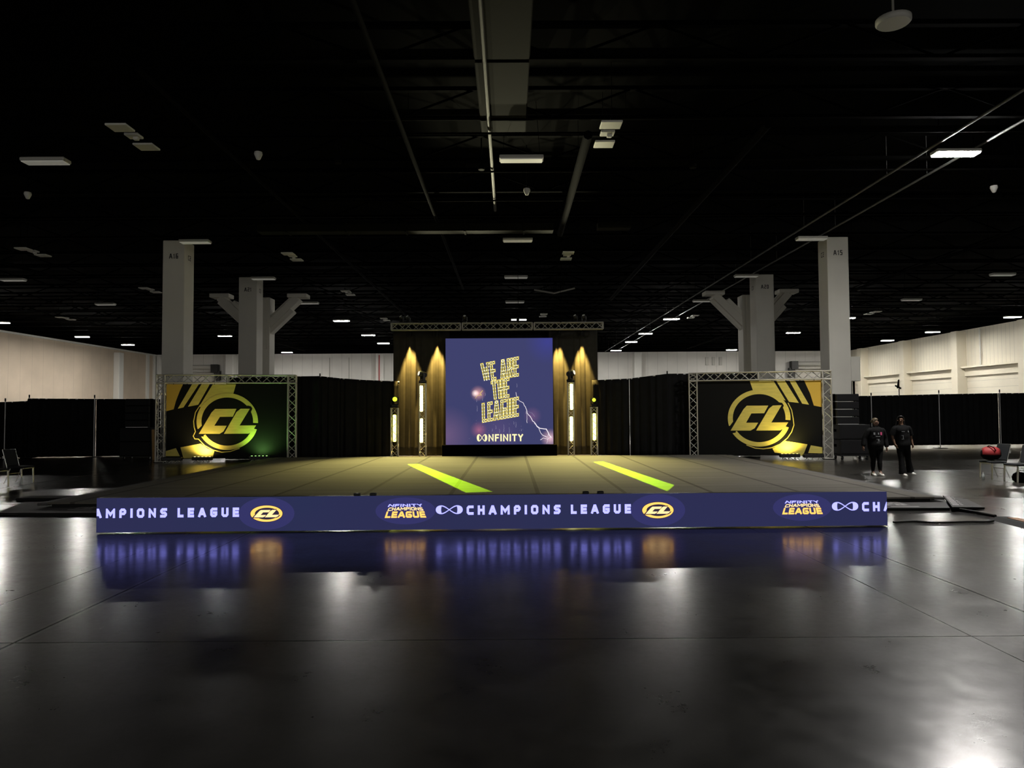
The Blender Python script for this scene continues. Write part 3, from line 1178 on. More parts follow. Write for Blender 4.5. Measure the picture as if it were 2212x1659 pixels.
def ncl_logo(px0, py0, px1, py1, dx):
    u0, v1, u1, v0 = led_box(px0, py0, px1, py1, dx)
    cx, cy = (u0 + u1) / 2, (v0 + v1) / 2
    W, H = u1 - u0, v1 - v0
    add2d(disp, [ellipse(cx, cy, W * .72, H * .98)], 1, 1)
    for (s, y0, y1, wid, mi, t, slant) in (('NFINITY', .80, 1.0, .86, 2, .24, 0), ('CHAMPIONS', .50, .74, .88, 4, .24, 0), ('LEAGUE', 0, .47, 1.0, 3, .27, 0)):
        polys, w = text_polys(s, 1, t, gap=.12, cut=.1)
        qs = []
        for q in polys:
            r = []
            for p in q:
                f = (p.x / w - .5)
                k = wid * (1 - .10 * p.y)
                arch = 0.04 * (1 - (2 * f) ** 2) if s == 'CHAMPIONS' else 0
                r.append(Vector((cx + f * k * W, v0 + (y0 + (y1 - y0) * p.y + arch) * H)))
            qs.append(r)
        add2d(disp, qs, {'NFINITY': 2, 'CHAMPIONS': 3, 'LEAGUE': 4}[s], mi)


PERIOD = 852.0
for rep in (-1, 0, 1):
    dx = rep * PERIOD
    lettering, w = text_polys('CHAMPIONS LEAGUE', 1, .29, gap=.56, space=.85, sx=.92, cut=.13)
    add2d(disp, place(lettering, 1008, 1092, 1363, 1109, dx, w, 1), 2, 2)
    inf = [[p + Vector((.5, .5)) for p in q] for q in infinity_polys(1.0, 1.0, .15)]
    add2d(disp, place(inf, 942, 1092, 999, 1110, dx, 1, 1), 2, 2)
    if rep <= 0:
        oval_logo(1387, 1085, 1455, 1119, dx)
    if rep >= 0:
        ncl_logo(831, 1089, 921, 1118, dx)


def led_material():
    m = emis('led_blue_display', (0.03, 0.03, 0.09), 1.0)
    nt = m.node_tree
    e = nt.nodes['Emission']
    tc = nt.nodes.new('ShaderNodeTexCoord')
    n = nt.nodes.new('ShaderNodeTexNoise')
    n.inputs['Scale'].default_value = .5
    nt.links.new(tc.outputs['Object'], n.inputs['Vector'])
    mi = nt.nodes.new('ShaderNodeMix')
    mi.data_type = 'RGBA'
    nt.links.new(n.outputs['Fac'], mi.inputs[0])
    mi.inputs[6].default_value = (0.030, 0.027, 0.086, 1)
    mi.inputs[7].default_value = (0.022, 0.030, 0.084, 1)
    nt.links.new(mi.outputs[2], e.inputs[0])
    return m


disp.build('display', [led_material(), M_HALO, M_LEDTXT, M_LEDGOLD, M_LEDPALE, M_LEDDARK], led)
for px in (770, 805, 1266, 1298):
    u, v = led_u(px, 1062)
    mb = MB()
    mb.box((u, .05, LH + .02), (.1, .08, .045), bev=.01)
    mb.build('clamp', M_BLACKPL, led)


# ------------------------------------------------------------------ trusses
def truss(mbx, p0, p1, w, side, up, r=.025, br=.016, pitch=None):
    """square box truss between p0 and p1 (centre line); side/up: unit vectors of its cross-section"""
    p0, p1 = Vector(p0), Vector(p1)
    side, up = Vector(side), Vector(up)
    h = w / 2
    cs = [side * a * h + up * b * h for a, b in ((-1, -1), (1, -1), (1, 1), (-1, 1))]
    for c in cs:
        mbx.tube(p0 + c, p1 + c, r, 8)
    ln = (p1 - p0).length
    n = max(2, round(ln / (pitch or w * 1.02)))
    d = (p1 - p0) / n
    for i in range(4):
        a, b = cs[i], cs[(i + 1) % 4]
        for k in range(n):
            s, e = (a, b) if (k + i) % 2 == 0 else (b, a)
            mbx.tube(p0 + d * k + s, p0 + d * (k + 1) + e, br, 6, cap=False)
        for e in (p0, p1):
            mbx.tube(e + a, e + b, br * 1.5, 6, cap=False)


def banner_frame(legL, legR, zt, label, banner_polys, rect, cropx):
    """legL/legR: (x, y) of the uprights on the floor"""
    A, B = Vector((*legL, 0)), Vector((*legR, 0))
    u = (B - A).normalized()
    n = Vector((u.y, -u.x, 0))
    Z = Vector((0, 0, 1))
    w = .30
    ln = (B - A).length
    t = thing('banner_truss', label, 'truss frame', A, math.atan2(u.y, u.x))
    for x in (0, ln):
        mb = MB()
        truss(mb, (x, 0, .03), (x, 0, zt - w - .02), w, (1, 0, 0), (0, 1, 0))
        mb.build('upright', M_ALU, t)
        mb = MB()
        mb.box((x, 0, .012), (.40, .40, .024), bev=.006)
        mb.build('base_plate', M_STEELBLK, t)
        mb = MB()
        truss(mb, (x, 0, zt - w), (x, 0, zt), w, (1, 0, 0), (0, 1, 0), pitch=.3)
        mb.build('corner_block', M_ALU, t)
    mb = MB()
    for (a, b) in ((w / 2 + .01, ln / 2 - .01), (ln / 2 + .01, ln - w / 2 - .01)):
        truss(mb, (a, 0, zt - w / 2), (b, 0, zt - w / 2), w, (0, 1, 0), (0, 0, 1))
    mb.build('top_truss', M_ALU, t)
    # the banner: fabric hung between the uprights
    org = A

    def loc(cx, cy):
        px, py = cropx + cx / 6.144, 780 + cy / 6.144
        p = on_plane(px, py, A + n * .02, n) - A
        return Vector((p.dot(u), p.z))
    bt = thing('banner', banner_polys['label'], 'banner', A + n * .02, math.atan2(u.y, u.x))
    x0, x1 = w / 2 + .035, ln - w / 2 - .035
    z0, z1 = .12, zt - w - .05
    mb = MB()
    mb.box(((x0 + x1) / 2, .012, (z0 + z1) / 2), (x1 - x0, .012, z1 - z0), 0)

    def clampz(p):
        return Vector((min(max(p.x, x0), x1), min(max(p.y, z0), z1)))
    for (layer, mi, polys) in banner_polys['polys']:
        for q in polys:
            mb.poly([(p.x, -.002 * layer + .004, p.y) for p in [clampz(loc(c[0], c[1])) for c in q]], mi)
    mb.build('print', [M_BANNER, M_GOLD, M_GOLDOR, M_ALU], bt)
    mb = MB()
    for k in range(9):
        x = x0 + (x1 - x0) * (k + .5) / 9
        mb.box((x, 0.01, z1 + .008), (.03, .02, .03))
    mb.build('tie', M_BLACKPL, bt)
    return t, A, u, n


# poly order of the ring in crop pixels (y down)
def ring(cx, cy, ro, ri, a0, a1):
    # angles measured with y up; a0 > a1 goes clockwise over the top
    return [[(p.x, 2 * cy - p.y) for p in q] for q in arc_quads(cx, cy, ro, ri, a0, a1)]


def stroke(pts, t):
    return [[(p.x, p.y) for p in q] for q in stroke_polys(pts, t)]


left_polys = {'label': 'black banner with gold CL ring logo, stripes falling from its top left corner', 'polys': [
    (1, 2, [[(283, 290), (525, 290), (480, 400), (430, 530), (400, 640), (283, 665)]]),
    (1, 1, [[(645, 290), (735, 290), (530, 615), (455, 632)], [(770, 290), (880, 290), (725, 580), (590, 605)],
            [(920, 290), (1228, 290), (1190, 440), (1112, 440), (940, 500), (800, 640), (735, 600), (755, 578)],
            [(283, 1195), (430, 1155), (482, 1262), (283, 1262)],
            [(490, 1145), (760, 1095), (850, 1160), (940, 1195), (915, 1290), (530, 1290)]]),
    (2, 0, [[(p.x, p.y) for p in ellipse(1112, 803, 452, 418, 48)]][:0]),
    (2, 0, ring(1112, 803, (352, 328), (0.1, 0.1), 0, 360)),
    (3, 1, ring(1112, 803, (408, 377), (343, 320), 195, -3) + ring(1112, 803, (408, 377), (343, 320), 212, 344)),
    (2, 1, stroke([(755, 580), (690, 680), (665, 800), (672, 880), (690, 935), (660, 995), (680, 1033), (730, 1035), (810, 1120), (920, 1180), (1040, 1210), (1150, 1200), (1270, 1160)], 11)),
    (4, 0, [[(1380, 590), (1425, 600), (1445, 630), (1425, 680), (1360, 640)]]),
    (4, 0, [[(680, 975), (700, 930), (780, 850), (800, 1000), (700, 1010)]]),
    (5, 1, [CL_C, CL_L])]}
RC = [(665, 922), (835, 640), (880, 592), (1165, 590), (1110, 692), (940, 695), (870, 818), (1030, 818), (985, 890), (930, 922)]
RL = [(1003, 922), (1175, 630), (1225, 590), (1342, 585), (1205, 815), (1430, 812), (1380, 890), (1320, 920)]
right_polys = {'label': 'black banner with gold CL ring logo, stripes falling from its top right corner', 'polys': [
    (1, 2, [[(1640, 240), (1890, 240), (1890, 610), (1770, 590), (1720, 430)]]),
    (1, 1, [[(920, 250), (1235, 240), (1395, 525), (1330, 500), (1240, 430), (1044, 390), (960, 385)],
            [(1270, 240), (1385, 240), (1570, 555), (1440, 540)], [(1445, 240), (1520, 240), (1705, 578), (1615, 565)],
            [(1390, 1060), (1685, 1105), (1640, 1220), (1610, 1290), (1250, 1215), (1220, 1160), (1320, 1110)],
            [(1730, 1118), (1890, 1145), (1890, 1225), (1695, 1220)]]),
    (2, 0, ring(1044, 757, (360, 328), (0.1, 0.1), 0, 360)),
    (3, 1, ring(1044, 757, (416, 378), (350, 319), 196, -4) + ring(1044, 757, (416, 378), (350, 319), 212, 341)),
    (2, 1, stroke([(1430, 560), (1475, 650), (1495, 760), (1505, 850), (1475, 940), (1420, 1020), (1320, 1105), (1210, 1150), (1100, 1165), (990, 1155), (880, 1115)], 11)),
    (4, 0, [[(1300, 545), (1350, 555), (1372, 590), (1350, 640), (1280, 600)]]),
    (4, 0, [[(640, 880), (700, 800), (735, 950), (660, 960)]]),
    (5, 1, [RC, RL])]}

pL = at_y(348, 900, 27.3)
pR = at_y(631, 900, 28.2)
frameL = banner_frame((pL.x, 27.3), (pR.x, 28.2), 3.34, 'aluminium truss frame holding the banner in front of the A16 column', left_polys, None, 310)
pL = at_y(1498, 900, 28.2)
pR = at_y(1787, 900, 26.9)
frameR = banner_frame((pL.x, 28.2), (pR.x, 26.9), 3.33, 'aluminium truss frame holding the banner in front of the A15 column', right_polys, None, 1470)

# uplights and floor lighting boxes by the banners
def floor_battens(px, dep, label, lit=None, power=0, group='floor lighting battens by the banners', aim=0.0, w=.75):
    p = Vector((at_y(px, 990, dep).x, dep, 0))
    t = thing('floor_batten', label, 'stage light', p, 0, group)
    mb = MB()
    mb.box((0, 0, .15), (w, .16, .13), bev=.02)
    mb.build('body', M_BLACKPL, t)
    mb = MB()
    for x in (-w * .3, 0, w * .3):
        mb.tube((x - .06, -.14, .012), (x, 0, .1), .012, 6)
        mb.tube((x + .06, -.14, .012), (x, 0, .1), .012, 6)
        mb.tube((x, .14, .012), (x, 0, .1), .012, 6)
    mb.build('foot', M_POLE, t)
    mb = MB()
    for k in range(5):
        mb.lathe([(.03, 0), (.03, .012)], (-w * .38 + k * w * .19, 0, .213), n=10)
    mb.build('lens_row', emis(f'batten_lens_{label[:6]}', lit, 3.0) if lit else M_GRILLE, t)
    if lit:
        ld = bpy.data.lights.new('batten_glow', 'SPOT')
        ld.color = lit
        ld.energy = power
        ld.spot_size = math.radians(150)
        ld.spot_blend = .9
        ld.shadow_soft_size = .08
        lo = bpy.data.objects.new('batten_glow', ld)
        COL.objects.link(lo)
        lo.parent = t
        lo.location = (0, .0, .25)
        lo.rotation_euler = (math.radians(152), 0, 0)
    return t


floor_battens(372, 27.1, 'unlit black floor batten at the left leg of the left banner frame')
floor_battens(437, 27.2, 'black floor batten shining amber up the left banner', (1.0, .80, .34), 120)
floor_battens(560, 27.5, 'black floor batten shining green up the left banner', (.40, 1.0, .22), 120)
floor_battens(1706, 26.85, 'black floor batten shining amber up the right banner', (1.0, .82, .22), 150)
floor_battens(1757, 26.6, 'unlit black floor batten at the right leg of the right banner frame')

# ------------------------------------------------------------------ screen, its truss, curtains
YS = 30.0
s0, s1 = at_y(963, 961, YS), at_y(1193.5, 730, YS)
screen = thing('led_screen', 'big square blue LED screen with gold marquee lettering and lightning', 'screen', ((s0.x + s1.x) / 2, YS, 0))
scx, sw_, sh_ = (s0.x + s1.x) / 2, s1.x - s0.x, s1.z - s0.z
mb = MB()
mb.box((0, .08, s0.z + sh_ / 2), (sw_ + .02, .14, sh_ + .02), bev=.01)
mb.build('cabinet', M_BLACKPL, screen)
mb = MB()
mb.box((0, .05, s0.z / 2), (sw_ + .3, .3, s0.z - .02), bev=.01)
for x in (-1.6, 0, 1.6):
    mb.box((x, .4, 1.2), (.08, .5, 2.4))
mb.build('stand', M_STEELBLK, screen)


def scr(cx, cy):
    px, py = 940 + cx / 5.186, 680 + cy / 5.186
    p = at_y(px, py, YS)
    return Vector((p.x - scx, p.z))


def screen_material():
    m = emis('screen_picture_ground', (.05, .055, .15), 1.0)
    nt = m.node_tree
    e = nt.nodes['Emission']
    tc = nt.nodes.new('ShaderNodeTexCoord')
    col = None

    def blob(base, cx, cy, r, c, k, power=2.0):
        p = scr(cx, cy)
        d = nt.nodes.new('ShaderNodeVectorMath')
        d.operation = 'DISTANCE'
        nt.links.new(tc.outputs['Object'], d.inputs[0])
        d.inputs[1].default_value = (p.x, 0, p.y)
        f = math_node(nt, 'SUBTRACT', 1.0, math_node(nt, 'DIVIDE', d.outputs['Value'], r))
        f = math_node(nt, 'POWER', math_node(nt, 'MAXIMUM', f, 0.0), power)
        f = math_node(nt, 'MULTIPLY', f, k)
        v = nt.nodes.new('ShaderNodeVectorMath')
        v.operation = 'SCALE'
        v.inputs[0].default_value = c
        nt.links.new(f, v.inputs['Scale'])
        if base is None:
            return v.outputs[0]
        a = nt.nodes.new('ShaderNodeVectorMath')
        a.operation = 'ADD'
        nt.links.new(base, a.inputs[0])
        nt.links.new(v.outputs[0], a.inputs[1])
        return a.outputs[0]
    base = nt.nodes.new('ShaderNodeCombineXYZ')
    base.inputs[0].default_value, base.inputs[1].default_value, base.inputs[2].default_value = .050, .054, .150
    c = base.outputs[0]
    c = blob(c, 480, 880, .36, (1.0, .45, .35), .75, 1.6)
    c = blob(c, 450, 880, .16, (1.0, .9, .8), .8, 1.0)
    c = blob(c, 490, 1290, .4, (.6, .14, .14), .5, 1.6)
    c = blob(c, 1290, 1385, .45, (1.0, .6, .6), .75, 1.6)
    c = blob(c, 120, 1350, 1.3, (.10, .045, .06), 1.0, 1.2)
    c = blob(c, 700, 1320, 1.2, (.05, .02, .05), .8, 1.2)
    c = blob(c, 1090, 1130, .4, (.18, .06, .10), .6, 1.2)
    c = blob(c, 1260, 300, 1.0, (.0, .0, .16), .7, 1.2)
    nt.links.new(c, e.inputs[0])
    return m


pic = MB()
pic.poly([(-sw_ / 2, -.001, s0.z), (sw_ / 2, -.001, s0.z), (sw_ / 2, -.001, s1.z), (-sw_ / 2, -.001, s1.z)], 0)


def pic2d(polys, layer, mi):
    for q in polys:
        pic.poly([(p.x, -.002 - .002 * layer, p.y) for p in q], mi)


def marquee(s, quad, t=.17, gap=.05, sx=.36):
    """bulb lettering: bright outline, dark face, bulbs; warped into the quad (tl, tr, br, bl) of screen pixels"""
    tl, tr, br_, bl = [scr(*c) for c in quad]

    def warp(p, w):
        f, g = p.x / w, p.y
        return bl.lerp(br_, f).lerp(tl.lerp(tr, f), g)
    outer, w = text_polys(s, 1, t, gap=gap, sx=sx)
    pic2d([[warp(p, w) for p in q] for q in outer], 1, 1)
    # inner face: same skeleton, thinner stroke
    x, inner, bulbs = 0.0, [], []
    for ch in s:
        if ch == ' ':
            x += .6 * sx
            continue
        gw, strokes = GLYPH[ch]
        gw *= sx
        for st in strokes:
            pts = [(x + (gw / 2 if ch == 'I' else t / 2 + p[0] * (gw - t)), t / 2 + p[1] * (1 - t)) for p in st]
            inner += stroke_polys(pts, t * .45)
            for a, b in zip(pts[:-1], pts[1:]):
                a, b = Vector(a), Vector(b)
                L = (b - a).length
                if L < 1e-5:
                    continue
                nn = Vector((-(b - a).y, (b - a).x)).normalized() * t * .36
                k = max(1, int(L / .16))
                for i in range(k + 1):
                    for sg in (-1, 1):
                        bulbs.append(a.lerp(b, i / k) + nn * sg)
        x += gw + gap * sx
    pic2d([[warp(p, w) for p in q] for q in inner], 2, 2)
    for c in bulbs:
        p = warp(c, w)
        pic2d([ellipse(p.x, p.y, .020, .020, 6)], 3, 3)


marquee('WE ARE', [(505, 545), (938, 465), (938, 690), (535, 755)])
marquee('THE', [(620, 745), (832, 700), (832, 925), (645, 955)])
marquee('LEAGUE', [(520, 990), (938, 915), (938, 1138), (525, 1212)])
nf, w = text_polys('NFINITY', 1, .2, gap=.22, sx=.72)
a, b = scr(597, 1418), scr(985, 1335)
pic2d([[Vector((a.x + p.x / w * (b.x - a.x), a.y + p.y * (b.y - a.y))) for p in q] for q in nf], 1, 4)
a, b = scr(468, 1418), scr(582, 1338)
pic2d([[Vector((a.x + (p.x + .5) * (b.x - a.x), a.y + (p.y + .5) * (b.y - a.y))) for p in q] for q in infinity_polys(1, 1, .17)], 1, 4)


def bolt(pts, t, mi=5):
    P0 = [scr(*p) for p in pts]
    P = [P0[0]]
    for a_, b_ in zip(P0[:-1], P0[1:]):
        L_ = (b_ - a_).length
        for q_ in range(1, 4):
            P.append(a_.lerp(b_, q_ / 3) + (Vector((random.uniform(-1, 1), random.uniform(-1, 1))) * L_ * .07 if q_ < 3 else Vector((0, 0))))
    for i in range(len(P) - 1):
        tt = t * (1 - .6 * i / len(P))
        pic2d(stroke_polys([P[i], P[i + 1]], tt), 1, mi)


bolt([(1300, 1375), (1245, 1280), (1175, 1272), (1130, 1230), (1080, 1165), (1030, 1100), (1010, 1030), (985, 985), (940, 962), (905, 870)], .035)
bolt([(1180, 1400), (1215, 1380), (1260, 1395), (1305, 1360)], .02)
bolt([(530, 850), (500, 880), (520, 900), (470, 905), (450, 935)], .02, 1)
bolt([(1240, 1280), (1270, 1330), (1262, 1380), (1250, 1440)], .015)
bolt([(1250, 1370), (1200, 1345), (1160, 1268), (1110, 1215)], .025)
bolt([(1030, 1210), (1028, 1150), (1020, 1080)], .015)
bolt([(1115, 1140), (1085, 1100), (1045, 1085)], .012, 6)
for (x, y, L) in ((470, 1050, 60), (560, 890, 30), (530, 930, 60), (465, 955, 40), (915, 790, 40), (770, 1270, 80), (905, 1230, 60), (680, 1260, 40), (720, 1300, 40), (830, 1290, 60), (880, 1210, 30), (640, 1290, 30), (965, 1290, 20)):
    bolt([(x, y + L / 2), (x + 3, y), (x - 2, y - L / 2)], .014, 6)
for k in range(40):
    p = scr(random.uniform(380, 1000), random.uniform(1180, 1440))
    pic2d([ellipse(p.x, p.y, .008, .008, 6)], 1, 6)
pic.build('picture', [screen_material(), emis('marquee_gold', (1.0, .80, .16), .85), emis('marquee_face', (.20, .18, .09), 1.0), emis('marquee_bulb', (1.0, .97, .62), 1.4),
                      emis('screen_pale_gold', (1.0, .90, .48), 1.1), emis('lightning_white', (1.0, .93, 1.0), .95), emis('spark', (.50, .48, .72), .55)], screen)

# header truss above the screen
tA, tB = at_y(846, 705, 29.6), at_y(1302, 705, 29.6)
zt = (tA.z + tB.z) / 2
hdr = thing('header_truss', 'long dull aluminium truss hung above the LED screen', 'truss', (tA.x, 29.6, zt))
hl = tB.x - tA.x
M_ALUD = mat('dull_truss_aluminium', (0.30, 0.29, 0.27), 0.5, metal=0.3)
mb = MB()
for a, b in ((0, hl * .325), (hl * .335, hl * .665), (hl * .675, hl)):
    truss(mb, (a, 0, 0), (b, 0, 0), .27, (0, 1, 0), (0, 0, 1), pitch=.30)
mb.build('truss_run', M_ALUD, hdr)
for x in (hl * .14, hl * .42, hl * .60, hl * .80):
    mb = MB()
    mb.tube((x, 0, .14), (x, 0, 10.19 - zt), .01, 5)
    mb.box((x, 0, .16), (.06, .34, .05))
    mb.build('hoist_chain', M_PIPE, hdr)


def curtain(name, x0, x1, y, z0, z1, pleats, amp, mats, label, parent=None, cat='curtain', swag=0.0, zt2=None, y2=None):
    n = pleats * 10
    rows = 14
    mb = MB()
    vs_ = []
    ph = random.random() * 6
    zt2 = z1 if zt2 is None else zt2
    y2 = y if y2 is None else y2
    for j in range(rows + 1):
        g = j / rows
        for i in range(n + 1):
            f = i / n
            a = f * pleats * 2 * math.pi + ph + swag * math.sin(f * 3) * (1 - g) * 3
            env = amp * (.55 + .6 * (1 - g)) * (.7 + .5 * math.sin(f * 13 + ph))
            dy = env * (math.sin(a) + .35 * math.sin(2.3 * a + 1))
            zz = z0 + ((z1 + (zt2 - z1) * f) - z0) * g
            vs_.append((x0 + (x1 - x0) * f + .25 * amp * math.cos(a), y + (y2 - y) * f + dy, zz))
    fs = []
    for j in range(rows):
        for i in range(n):
            fs.append((j * (n + 1) + i, j * (n + 1) + i + 1, (j + 1) * (n + 1) + i + 1, (j + 1) * (n + 1) + i))
    mb.add(vs_, fs, 0, True)
    c = ((x0 + x1) / 2, y, z0)
    o = mb.build(name, mats, parent, origin=c if parent is None else None)
    sol = o.modifiers.new('thickness', 'SOLIDIFY')
    sol.thickness = .006
    return tag(o, label, cat) if label else o


cxl, cxr = at_y(850, 800, 30.4).x, at_y(1291, 800, 30.4).x
ctop = at_y(1000, 712, 30.4).z
curtain('stage_curtain', cxl, scx - sw_ / 2 + .15, 30.42, .01, ctop, 8, .032, M_CURTAIN, 'black stage curtain lit amber at the left of the screen', swag=.5)
curtain('stage_curtain', scx + sw_ / 2 - .15, cxr, 30.42, .01, ctop, 7, .032, M_CURTAIN, 'black stage curtain lit amber at the right of the screen', swag=-.5)
curtain('stage_curtain', scx - sw_ / 2 + .1, scx + sw_ / 2 - .1, 30.72, .01, ctop, 9, .05, M_DRAPE, 'black stage curtain hanging behind and above the screen')


# ------------------------------------------------------------------ totems with light bars, moving heads, curtain pars
def totem(px0, px1, top_py, depth, bars, label, barm):
    a, b = at_y(px0, top_py, depth), at_y(px1, top_py, depth)
    w = b.x - a.x - .05
    t = thing('light_totem', label, 'truss tower', ((a.x + b.x) / 2, depth, 0), group='truss light totems')
    mb = MB()
    truss(mb, (0, 0, .03), (0, 0, a.z), w, (1, 0, 0), (0, 1, 0), r=.022, br=.010)
    mb.build('truss_tower', M_ALU, t)
    mb = MB()
    mb.box((0, 0, .012), (.6, .6, .024), bev=.006)
    mb.box((0, 0, a.z + .012), (w + .06, w + .06, .02), bev=.005)
    mb.build('plate', M_STEELBLK, t)
    for (bx, y0, y1) in bars:
        p0, p1 = at_y(bx, y0, depth), at_y(bx, y1, depth)
        mb = MB()
        mb.box((p0.x - t.location.x, -.03, (p0.z + p1.z) / 2), (.125, .06, p0.z - p1.z), bev=.02)
        mb.build('light_bar', barm, t)
        mb = MB()
        mb.box((p0.x - t.location.x, .03, (p0.z + p1.z) / 2), (.17, .04, p0.z - p1.z + .05), bev=.01)
        mb.build('bar_housing', M_BLACKPL, t)
    return t, a.z + .022


def moving_head(loc, rz, tilt, label, lens_m, group='moving head lights', s=1.0):
    """base on loc; the head looks along local -Y tilted up by `tilt`"""
    t = thing('moving_head_light', label, 'stage light', loc, rz, group)
    mb = MB()
    mb.box((0, 0, .05 * s), (.26 * s, .26 * s, .10 * s), bev=.02)
    mb.build('base', M_BLACKPL, t)
    mb = MB()
    for x in (-1, 1):
        mb.box((x * .15 * s, 0, .25 * s), (.04 * s, .12 * s, .32 * s), bev=.015)
    mb.box((0, 0, .115 * s), (.32 * s, .12 * s, .04 * s), bev=.012)
    mb.build('yoke', M_BLACKPL, t)
    d = Vector((0, -math.cos(tilt), math.sin(tilt)))
    c = Vector((0, 0, .34 * s))
    mb = MB()
    mb.lathe([(.06 * s, -.17 * s), (.11 * s, -.13 * s), (.13 * s, -.02 * s), (.125 * s, .12 * s), (.105 * s, .17 * s)], c, d, 20)
    mb.build('head', M_BLACKPL, t)
    mb = MB()
    mb.lathe([(.095 * s, .168 * s), (.085 * s, .185 * s), (.05 * s, .195 * s)], c, d, 20)
    mb.build('lens', lens_m, t)
    return t


DT = 29.1
tt = []
tt.append(totem(905, 921, 828, DT, [(910.5, 833, 889), (910.5, 904, 956)], 'tall truss totem with two glowing bars at the left of the screen', M_BAR))
tt.append(totem(1225, 1240, 826, DT, [(1234, 829, 885), (1234, 900, 953)], 'tall truss totem with two glowing bars at the right of the screen', M_BAR))
tt.append(totem(844, 861, 881, DT - .1, [(852.5, 896, 954)], 'short truss totem with one glowing bar, left of the tall left totem', M_BARG))
tt.append(totem(1275, 1291, 879, DT - .1, [(1283.5, 893, 951)], 'short truss totem with one glowing bar, right of the tall right totem', M_BARG))
h0 = moving_head((tt[0][0].location.x, DT, tt[0][1]), math.radians(-62), math.radians(15), 'black moving head with pale lens on the tall left totem', M_LENSW)
h1 = moving_head((tt[1][0].location.x, DT, tt[1][1]), math.radians(62), math.radians(15), 'black moving head with pale lens on the tall right totem', M_LENSW)
h2 = moving_head((tt[2][0].location.x, DT - .1, tt[2][1]), math.radians(12), math.radians(-5), 'moving head glowing yellow green on the short left totem', M_LENSG)
h3 = moving_head((tt[3][0].location.x, DT - .1, tt[3][1]), math.radians(-5), math.radians(-5), 'moving head glowing yellow green on the short right totem', M_LENSG, s=.8)
for px, lab in ((868, 'at the left end of the screen truss'), (882, 'second from the left end of screen truss'), (1004, 'at the first joint of the screen truss'),
                (1244, 'on the right part of the screen truss'), (1262, 'nearest the right end of the screen truss')):
    p = at_y(px, 700, 29.6)
    moving_head((p.x, 29.6, zt + .16), math.radians(random.uniform(-60, 60)), math.radians(50), 'small moving head pointing up, ' + lab, M_PAPER, s=.6)


for px in (868, 1004, 1244):
    p = at_y(px, 700, 29.5)
    ld = bpy.data.lights.new('up_beam', 'SPOT')
    ld.energy, ld.color, ld.spot_size, ld.spot_blend = 1700, (1.0, .95, .62), math.radians(40), 1.0
    ld.shadow_soft_size = .08
    lo = bpy.data.objects.new('up_beam', ld)
    COL.objects.link(lo)
    lo.location = (p.x, 29.2, zt + .75)
    lo.rotation_euler = (Vector((.3, 20, 9)) - lo.location).to_track_quat('-Z', 'Y').to_euler()


# flat sheets of yellow green light thrown over the stage: a slit in each low moving head
def slit_light(src, quad, energy, parent):
    ld = bpy.data.lights.new('slit_beam', 'SPOT')
    ld.energy = energy
    ld.color = (.52, 1.0, .0)
    ld.spot_size = math.radians(179)
    ld.spot_blend = 0
    ld.shadow_soft_size = .01
    ld.use_nodes = True
    nt = ld.node_tree
    em = nt.nodes['Emission']
    tc = nt.nodes.new('ShaderNodeTexCoord')
    S = Vector(src)
    P = [Vector(p) - S for p in quad]
    c = sum(P, Vector((0, 0, 0))) / 4
    val = None
    for k in range(4):
        n = P[k].cross(P[(k + 1) % 4]).normalized()
        if n.dot(c) < 0:
            n = -n
        d = nt.nodes.new('ShaderNodeVectorMath')
        d.operation = 'DOT_PRODUCT'
        nt.links.new(tc.outputs['Normal'], d.inputs[0])
        d.inputs[1].default_value = n
        v = d.outputs['Value']
        val = v if val is None else math_node(nt, 'MINIMUM', val, v)
    msk = math_node(nt, 'GREATER_THAN', val, 0.0)
    nt.links.new(msk, em.inputs['Strength'])
    o = bpy.data.objects.new('slit_beam', ld)
    COL.objects.link(o)
    o.location = S
    return o


S1 = Vector((h2.location.x + .02, DT - .35, h2.location.z + .34))
S2 = Vector((h3.location.x, DT - .35, h3.location.z + .28))
slit_light(S1, [at_z(880, 1003, ZS), at_z(903, 1002, ZS), at_z(1064, 1062, ZS), at_z(1006, 1064, ZS)], 25000, h2)
slit_light(S2, [at_z(1282, 998, ZS), at_z(1303, 997, ZS), at_z(1457, 1048, ZS), at_z(1441, 1061, ZS)], 25000, h3)


def spot(name, loc, target, col, energy, deg, blend=.4, size=.05):
    ld = bpy.data.lights.new(name, 'SPOT')
    ld.color = col
    ld.energy = energy
    ld.spot_size = math.radians(deg)
    ld.spot_blend = blend
    ld.shadow_soft_size = size
    o = bpy.data.objects.new(name, ld)
    COL.objects.link(o)
    o.location = loc
    d = Vector(target) - Vector(loc)
    o.rotation_euler = d.to_track_quat('-Z', 'Y').to_euler()
    return o


for i, (px, lab) in enumerate(((887, 'over the outer left amber pool'), (945, 'by the screen left edge'),
                               (1207, 'by the screen right edge'), (1256, 'over the outer right amber pool'))):
    x = at_y(px, 780, 30.4).x
    t = thing('par_light', 'small black par can hung from screen truss ' + lab, 'stage light', (x, 30.23, zt - .30), group='par cans washing the curtains')
    mb = MB()
    mb.lathe([(.04, .16), (.07, .13), (.075, 0), (.08, -.02)], (0, 0, 0), n=16)
    mb.build('can', M_BLACKPL, t)
    mb = MB()
    mb.path([(0, 0, .14), (0, -.2, .165), (0, -.47, .165)], .012, 6)
    mb.build('hanging_arm', M_STEELBLK, t)
    mb = MB()
    mb.lathe([(.055, 0), (.05, -.004)], (0, 0, -.012), n=16)
    mb.build('lens', emis('par_lens', (1, .7, .2), 1.5), t)
    spot('par_beam', (x, 30.22, zt - .34), (x, 30.22, 0), (1.0, .66, .15), 8000, 38, .4, .06)

# wash over the back of the stage from the header truss
for px in (905, 1243):
    p = at_y(px, 705, 29.4)
    spot('stage_wash', (p.x, 29.3, zt - .1), (p.x, 24.6, 0), (1.0, .88, .30), 6200, 67, 1.0, .15)


